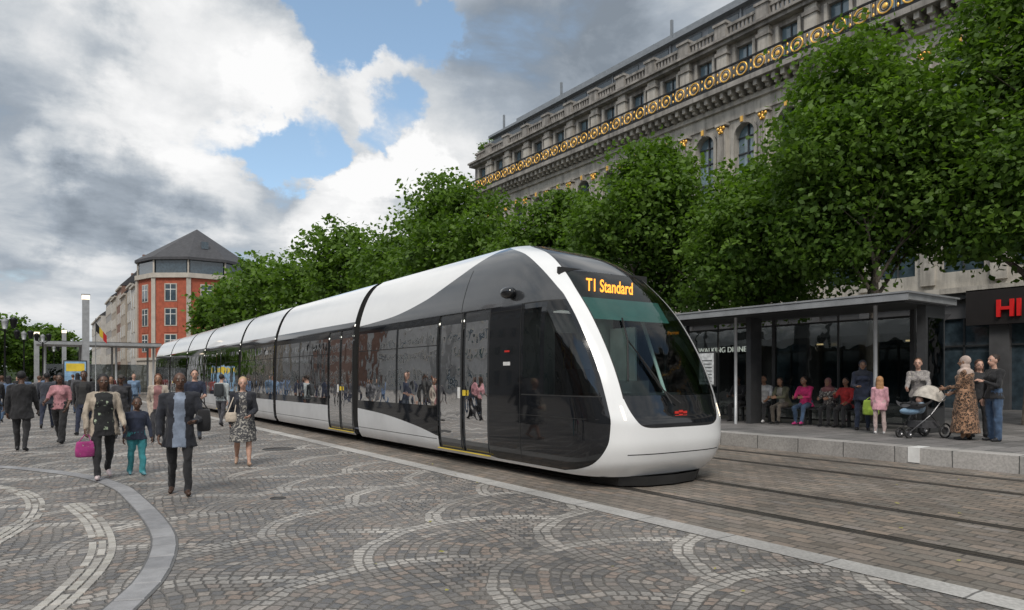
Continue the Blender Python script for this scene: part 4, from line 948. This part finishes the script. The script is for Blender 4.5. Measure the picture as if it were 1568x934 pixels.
def bag(par,name,c,sz,col,strap=None,pat=None):
    b=MB(); x,y,z=c; a,d,h=sz; m=clothmat(col,pat)
    rg=[(0,.8),(.08,1),(.5,1.02),(.9,.9),(1,.82)]; vs=[];n=16
    for t,s_ in rg:
        for k in range(n):
            q=2*math.pi*k/n; ca,sa=math.cos(q),math.sin(q); ex_=.5
            vs.append((x+a/2*s_*math.copysign(abs(ca)**ex_,ca),y+d/2*s_*math.copysign(abs(sa)**ex_,sa),z+h*t))
    fs=[(i*n+k,i*n+(k+1)%n,(i+1)*n+(k+1)%n,(i+1)*n+k) for i in range(4) for k in range(n)]+[tuple(reversed(range(n))),tuple(4*n+k for k in range(n))]
    b.add(vs,fs,m,True)
    if strap:
        b.tube([(x-a*.3,y,z+h),(Vector(strap)-Vector((a*.1,0,0))),Vector(strap)],.009,m,6); b.tube([(x+a*.3,y,z+h),(Vector(strap)+Vector((a*.1,0,0))),Vector(strap)],.009,m,6)
    return b.obj(name,par)
W1=((18,3,8),(-14,20,-24)); W2=((-14,20,-24),(18,3,8)); ST=((2,2,0,3),(-1,2,0,3)); W3=((10,2,2),(-8,12,-10))
A1=((-14,8,14,4),(16,8,22,4)); A2=((16,8,22,4),(-14,8,14,4))
o,hd,rt=person('walking_man',(1.58,10.27,0),190,1.69,legs=((12,3,4),(-9,16,-14)),arms=((8,14,70,25),(6,12,18,5)),top=(.016,.018,.026),inner=(.20,.24,.31),inlow=-.3,opw=.036,hem=-.13,bot=BLK,shoe=(.05,.025,.015),skin=DKS,hs='crop',vox=.011,fat=1.08,headyaw=8)
bag(o,'shoulder_bag',(-.30,-.02,.86),(.18,.30,.30),(.012,.012,.014),strap=(-.19,0,1.38))
o,hd,rt=person('walking_woman',(.83,12.55,0),178,1.68,True,1.14,legs=W2,arms=((10,14,25,0),(8,14,12,4)),top=(.40,.34,.27),inner=(.012,.013,.014),inpat='sparse',opw=.07,hem=-.10,bot=BLK,shoe=(.6,.5,.5),skin=DKS,hs='long',hair=BLK,vox=.011)
bag(o,'shopping_bag',(hd[1][0].x+.02,hd[1][0].y,hd[1][0].z-.34),(.26,.12,.24),(.38,.04,.20),strap=tuple(hd[1][0]),pat='sparse')
o,hd,rt=person('walking_child',(1.32,12.75,0),176,1.26,legs=W3,arms=((5,12,15,0),(5,12,15,0)),top=NAVY,bot=(.04,.24,.27),shoe=(.1,.28,.33),skin=DKS,hs='short',wide=.6,fat=1.12,vox=.011,hoodie=True,hem=-.06)
o,hd,rt=person('walking_woman',(3.06,13.06,0),192,1.64,True,1.1,legs=W1,arms=((5,10,60,30),(-6,9,14,3)),top=(.018,.02,.028),inner=(.07,.07,.075),inpat='print',opw=.034,hem=-.14,barelegs=True,skirt=.30,skirtc=(.05,.05,.055),skirtpat='print',shoe=(.42,.28,.2),skin=LTS,hair=(.42,.30,.17),hs='short',vox=.011)
bag(o,'handbag',(.20,.10,.80),(.20,.09,.17),(.55,.47,.38),strap=(.10,.03,1.34))
person('walking_man',(-.32,18.38,0),12,1.75,legs=W3,arms=A1,top=BLK,bot=(.02,.02,.022),hem=-.12,skin=DKS,hs='short',fat=1.22)
person('walking_woman',(.42,20.05,0),200,1.72,True,legs=W1,arms=((0,10,40,10),(20,15,50,10)),top=(.42,.2,.22),bot=BLK,skin=DKS,hs='long',wide=.9,sleeve=.5)
person('walking_man',(1.03,22.6,0),195,1.82,legs=W2,arms=A2,top=BLK,bot=NAVY,skin=DKS,hs='short',inner=(.03,.03,.03),hem=-.1,fat=1.1)
person('walking_woman',(1.75,20.4,0),185,1.7,True,legs=W1,arms=A1,top=(.03,.03,.035),bot=BLK,skin=DKS,hs='cap',hair=(.04,.035,.03))
person('walking_woman',(2.46,19.2,0),190,1.72,True,1.05,legs=W2,arms=A2,top=(.42,.36,.30),inner=(.25,.12,.12),hem=-.14,bot=(.03,.03,.035),skin=MDS,hs='long',hair=(.10,.035,.015))
person('walking_man',(3.33,19.35,0),188,1.84,legs=W1,arms=((10,10,70,20),(5,8,15,0)),top=NAVY,bot=(.04,.05,.07),skin=LTS,hs='short',hair=(.03,.02,.015),sleeve=.5)
person('walking_man',(3.4,34,0),180,1.8,legs=W2,arms=A1,top=(.15,.23,.34),bot=JEAN,skin=LTS,hs='short',hair=(.1,.07,.05),vox=.02)
o,hd,rt=person('walking_man',(4.95,24.0,0),35,1.74,legs=W1,arms=A2,top=(.42,.46,.47),bot=(.05,.05,.06),skin=LTS,hs='short',hair=(.03,.02,.015),vox=.016)
bag(o,'backpack',(0,-.2,.98),(.3,.17,.42),(.03,.035,.04))
person('walking_man',(-1.0,22.8,0),170,1.75,legs=W2,arms=A1,top=BLK,bot=JEAN,skin=MDS,hs='short',vox=.016)
person('walking_woman',(1.9,25.5,0),180,1.68,True,legs=W1,arms=A1,top=(.10,.10,.11),bot=BLK,skin=MDS,hs='long',hair=(.03,.02,.015),hem=-.12,vox=.016)
person('walking_man',(.2,26.0,0),8,1.78,legs=W2,arms=A2,top=(.04,.045,.06),bot=NAVY,skin=DKS,hs='cap',hair=BLK,hem=-.08,fat=1.1,vox=.016)
fr=random.Random(8)
cols=[BLK,NAVY,(.08,.08,.09),(.3,.29,.28),(.2,.05,.05),(.1,.15,.25),(.4,.38,.34),BLK]
for i,(x,y) in enumerate([(0.0,34),(.6,38),(2.2,33.5),(-1.3,36),(4.2,44),(1.6,47),(2.9,41),(3.6,52),(-.6,48),(4.6,60),(.6,29),(-.9,30.5),(1.4,36),(2.6,29),(.2,43),(3.1,46),(-1.2,56)]):
    person('pedestrian',(x,y,0),fr.choice([0,20,170,190,200]),fr.uniform(1.62,1.84),fr.random()<.5,fat=fr.uniform(1,1.15),legs=fr.choice([W1,W2,W3]),arms=fr.choice([A1,A2]),top=fr.choice(cols),bot=fr.choice([BLK,JEAN,NAVY]),skin=fr.choice([DKS,MDS,LTS]),hs=fr.choice(['short','long']),hair=fr.choice([BLK,(.1,.05,.03)]),vox=.024)
PZ0=.295; SIT=((84,80,0,4),(78,86,0,4)); SIT2=((84,66,0,6),(80,95,0,6)); SA=((35,6,55,18),(30,6,60,18)); SA2=((25,8,45,10),(50,6,60,25))
sx=17.38
person('seated_man',(sx,13.0,PZ0),262,1.72,legs=SIT,arms=SA,top=BLK,bot=BLK,skin=DKS,seat=.465,lean=12,shoe=BLK)
person('seated_man',(sx,12.15,PZ0),255,1.76,legs=SIT2,arms=SA2,top=WHT,bot=BLK,skin=MDS,seat=.465,lean=8,sleeve=.5,shoe=WHT)
person('seated_woman',(sx,11.5,PZ0),275,1.68,True,1.1,legs=SIT,arms=SA,top=(.10,.10,.06),inner=(.3,.28,.24),bot=(.12,.1,.08),skin=MDS,hs='long',hair=(.03,.02,.015),seat=.465,lean=18,headyaw=15)
o,hd,rt=person('seated_woman',(sx,10.85,PZ0),265,1.7,True,1.15,legs=SIT2,arms=SA,top=(.62,.03,.16),bot=JEAN,skin=MDS,hs='bun',hair=(.02,.015,.012),seat=.465,lean=10,shoe=(.5,.05,.2),headyaw=-20)
person('seated_woman',(sx,10.15,PZ0),262,1.62,True,1.2,legs=SIT,arms=SA,top=(.07,.06,.06),toppat='print',bot=BLK,skin=MDS,hs='hijab',hair=(.25,.1,.1),seat=.465,lean=14)
person('seated_woman',(sx,9.7,PZ0),268,1.6,True,1.1,legs=SIT,arms=SA2,top=(.45,.03,.03),bot=BLK,skin=MDS,hs='short',seat=.465,lean=5)
o,hd,rt=person('standing_woman',(16.75,8.95,PZ0),240,1.74,True,1.1,legs=ST,arms=((8,8,30,8),(15,8,70,25)),top=NAVY,bot=(.02,.03,.06),skin=MDS,hs='hijab',hair=(.03,.035,.05),hem=-.1)
bag(o,'tote_bag',(hd[0][0].x,hd[0][0].y+.05,hd[0][0].z-.42),(.36,.16,.36),(.42,.60,.08),strap=tuple(hd[0][0]))
person('standing_child',(16.0,8.15,PZ0),60,1.3,True,1.0,legs=ST,arms=((5,8,20,5),(5,8,20,5)),top=(.62,.33,.38),bot=(.45,.35,.33),skin=LTS,hs='long',hair=(.38,.2,.09),hem=-.1,shoe=WHT)
person('standing_woman',(16.55,7.55,PZ0),250,1.76,True,1.0,legs=ST,arms=((35,6,35,5),(35,6,35,5)),top=(.25,.23,.23),toppat='print',bot=BLK,skin=LTS,hs='short',hair=(.08,.04,.02),lean=8)
person('standing_woman',(15.95,6.35,PZ0),350,1.76,True,1.3,legs=ST,arms=((20,8,60,20),(10,8,50,20)),top=(.30,.17,.10),toppat='leopard',skirt=.50,skirtc=(.30,.17,.10),skirtpat='leopard',bot=(.3,.17,.1),skin=MDS,hs='hijab',hair=(.48,.38,.33),hem=-.05)
person('standing_woman',(17.0,6.5,PZ0),230,1.7,True,1.0,legs=ST,arms=((10,8,80,25),(5,6,10,0)),top=(.02,.02,.022),bot=BLK,skin=LTS,hs='long',hair=(.06,.03,.02))
person('standing_woman',(16.1,5.88,PZ0),300,1.78,True,1.05,legs=ST,arms=((20,8,95,35),(0,8,12,0)),top=BLK,bot=JEAN,skin=LTS,hs='bun',hair=(.03,.02,.015),wide=.4,shoe=BLK)
st=empty('baby_stroller',(15.75,7.15,PZ0)); b=MB(); mt=pbr('stroller_frame',(.25,.25,.26),.3,.8); mc=clothmat((.48,.44,.39)); mk=clothmat((.05,.05,.055))
for y,r_,xs in((.42,.10,(-.12,.12)),(-.38,.15,(-.27,.27))):
    for x in xs:
        b.tube([(x,y+r_*math.cos(t),r_+.012+r_*math.sin(t)) for t in np.linspace(0,2*math.pi,21)],.018,m_rub,6,False)
        b.tube([(x-.015,y,r_+.01),(x+.015,y,r_+.01)],r_*.55,mt,12)
for x in(-.25,.25):
    b.tube([(x*.5,.42,.12),(x,-.02,.5),(x,-.45,.95),(x,-.62,1.08)],.014,mt,8); b.tube([(x,-.38,.16),(x,.0,.52)],.014,mt,8)
b.tube([(-.25,-.62,1.08),(.25,-.62,1.08)],.018,m_rub,8)
b.grid(lambda u,v:(.24*math.sin(v)*(1-.15*abs(u-.5)),-.32+u*.75,.50+.16*(2*u-1)**2+.16*(1-math.cos(v))+(.25*(1-u))),zs(0,1,8),lambda u:(-1.5,1.5),10,mk)
b.grid(lambda u,v:(.27*math.cos(v),-.22+.36*math.cos(u)*math.sin(v)*1.0,.78+.36*math.sin(u)*math.sin(v)),zs(.35,3.0,12),lambda u:(0.02,3.12),14,mc)
b.box((-.2,-.3,.22),(.2,.15,.36),mk)
b.tube([(-.24,.3,.72),(0,.42,.76),(.24,.3,.72)],.018,m_rub,8)
o=b.obj('chassis_and_seat',st); st.rotation_euler=(0,0,rad(70))
ellb=MB(); ellips(ellb,(0,.02,.82),(.07,.075,.085),skinmat(LTS)); ellips(ellb,(0,.0,.66),(.11,.1,.14),clothmat((.3,.4,.5))); ellips(ellb,(0,.28,.58),(.12,.25,.08),clothmat((.2,.32,.45))); ellb.obj('baby',st)
print('BUILD TIME',time.time()-T0)
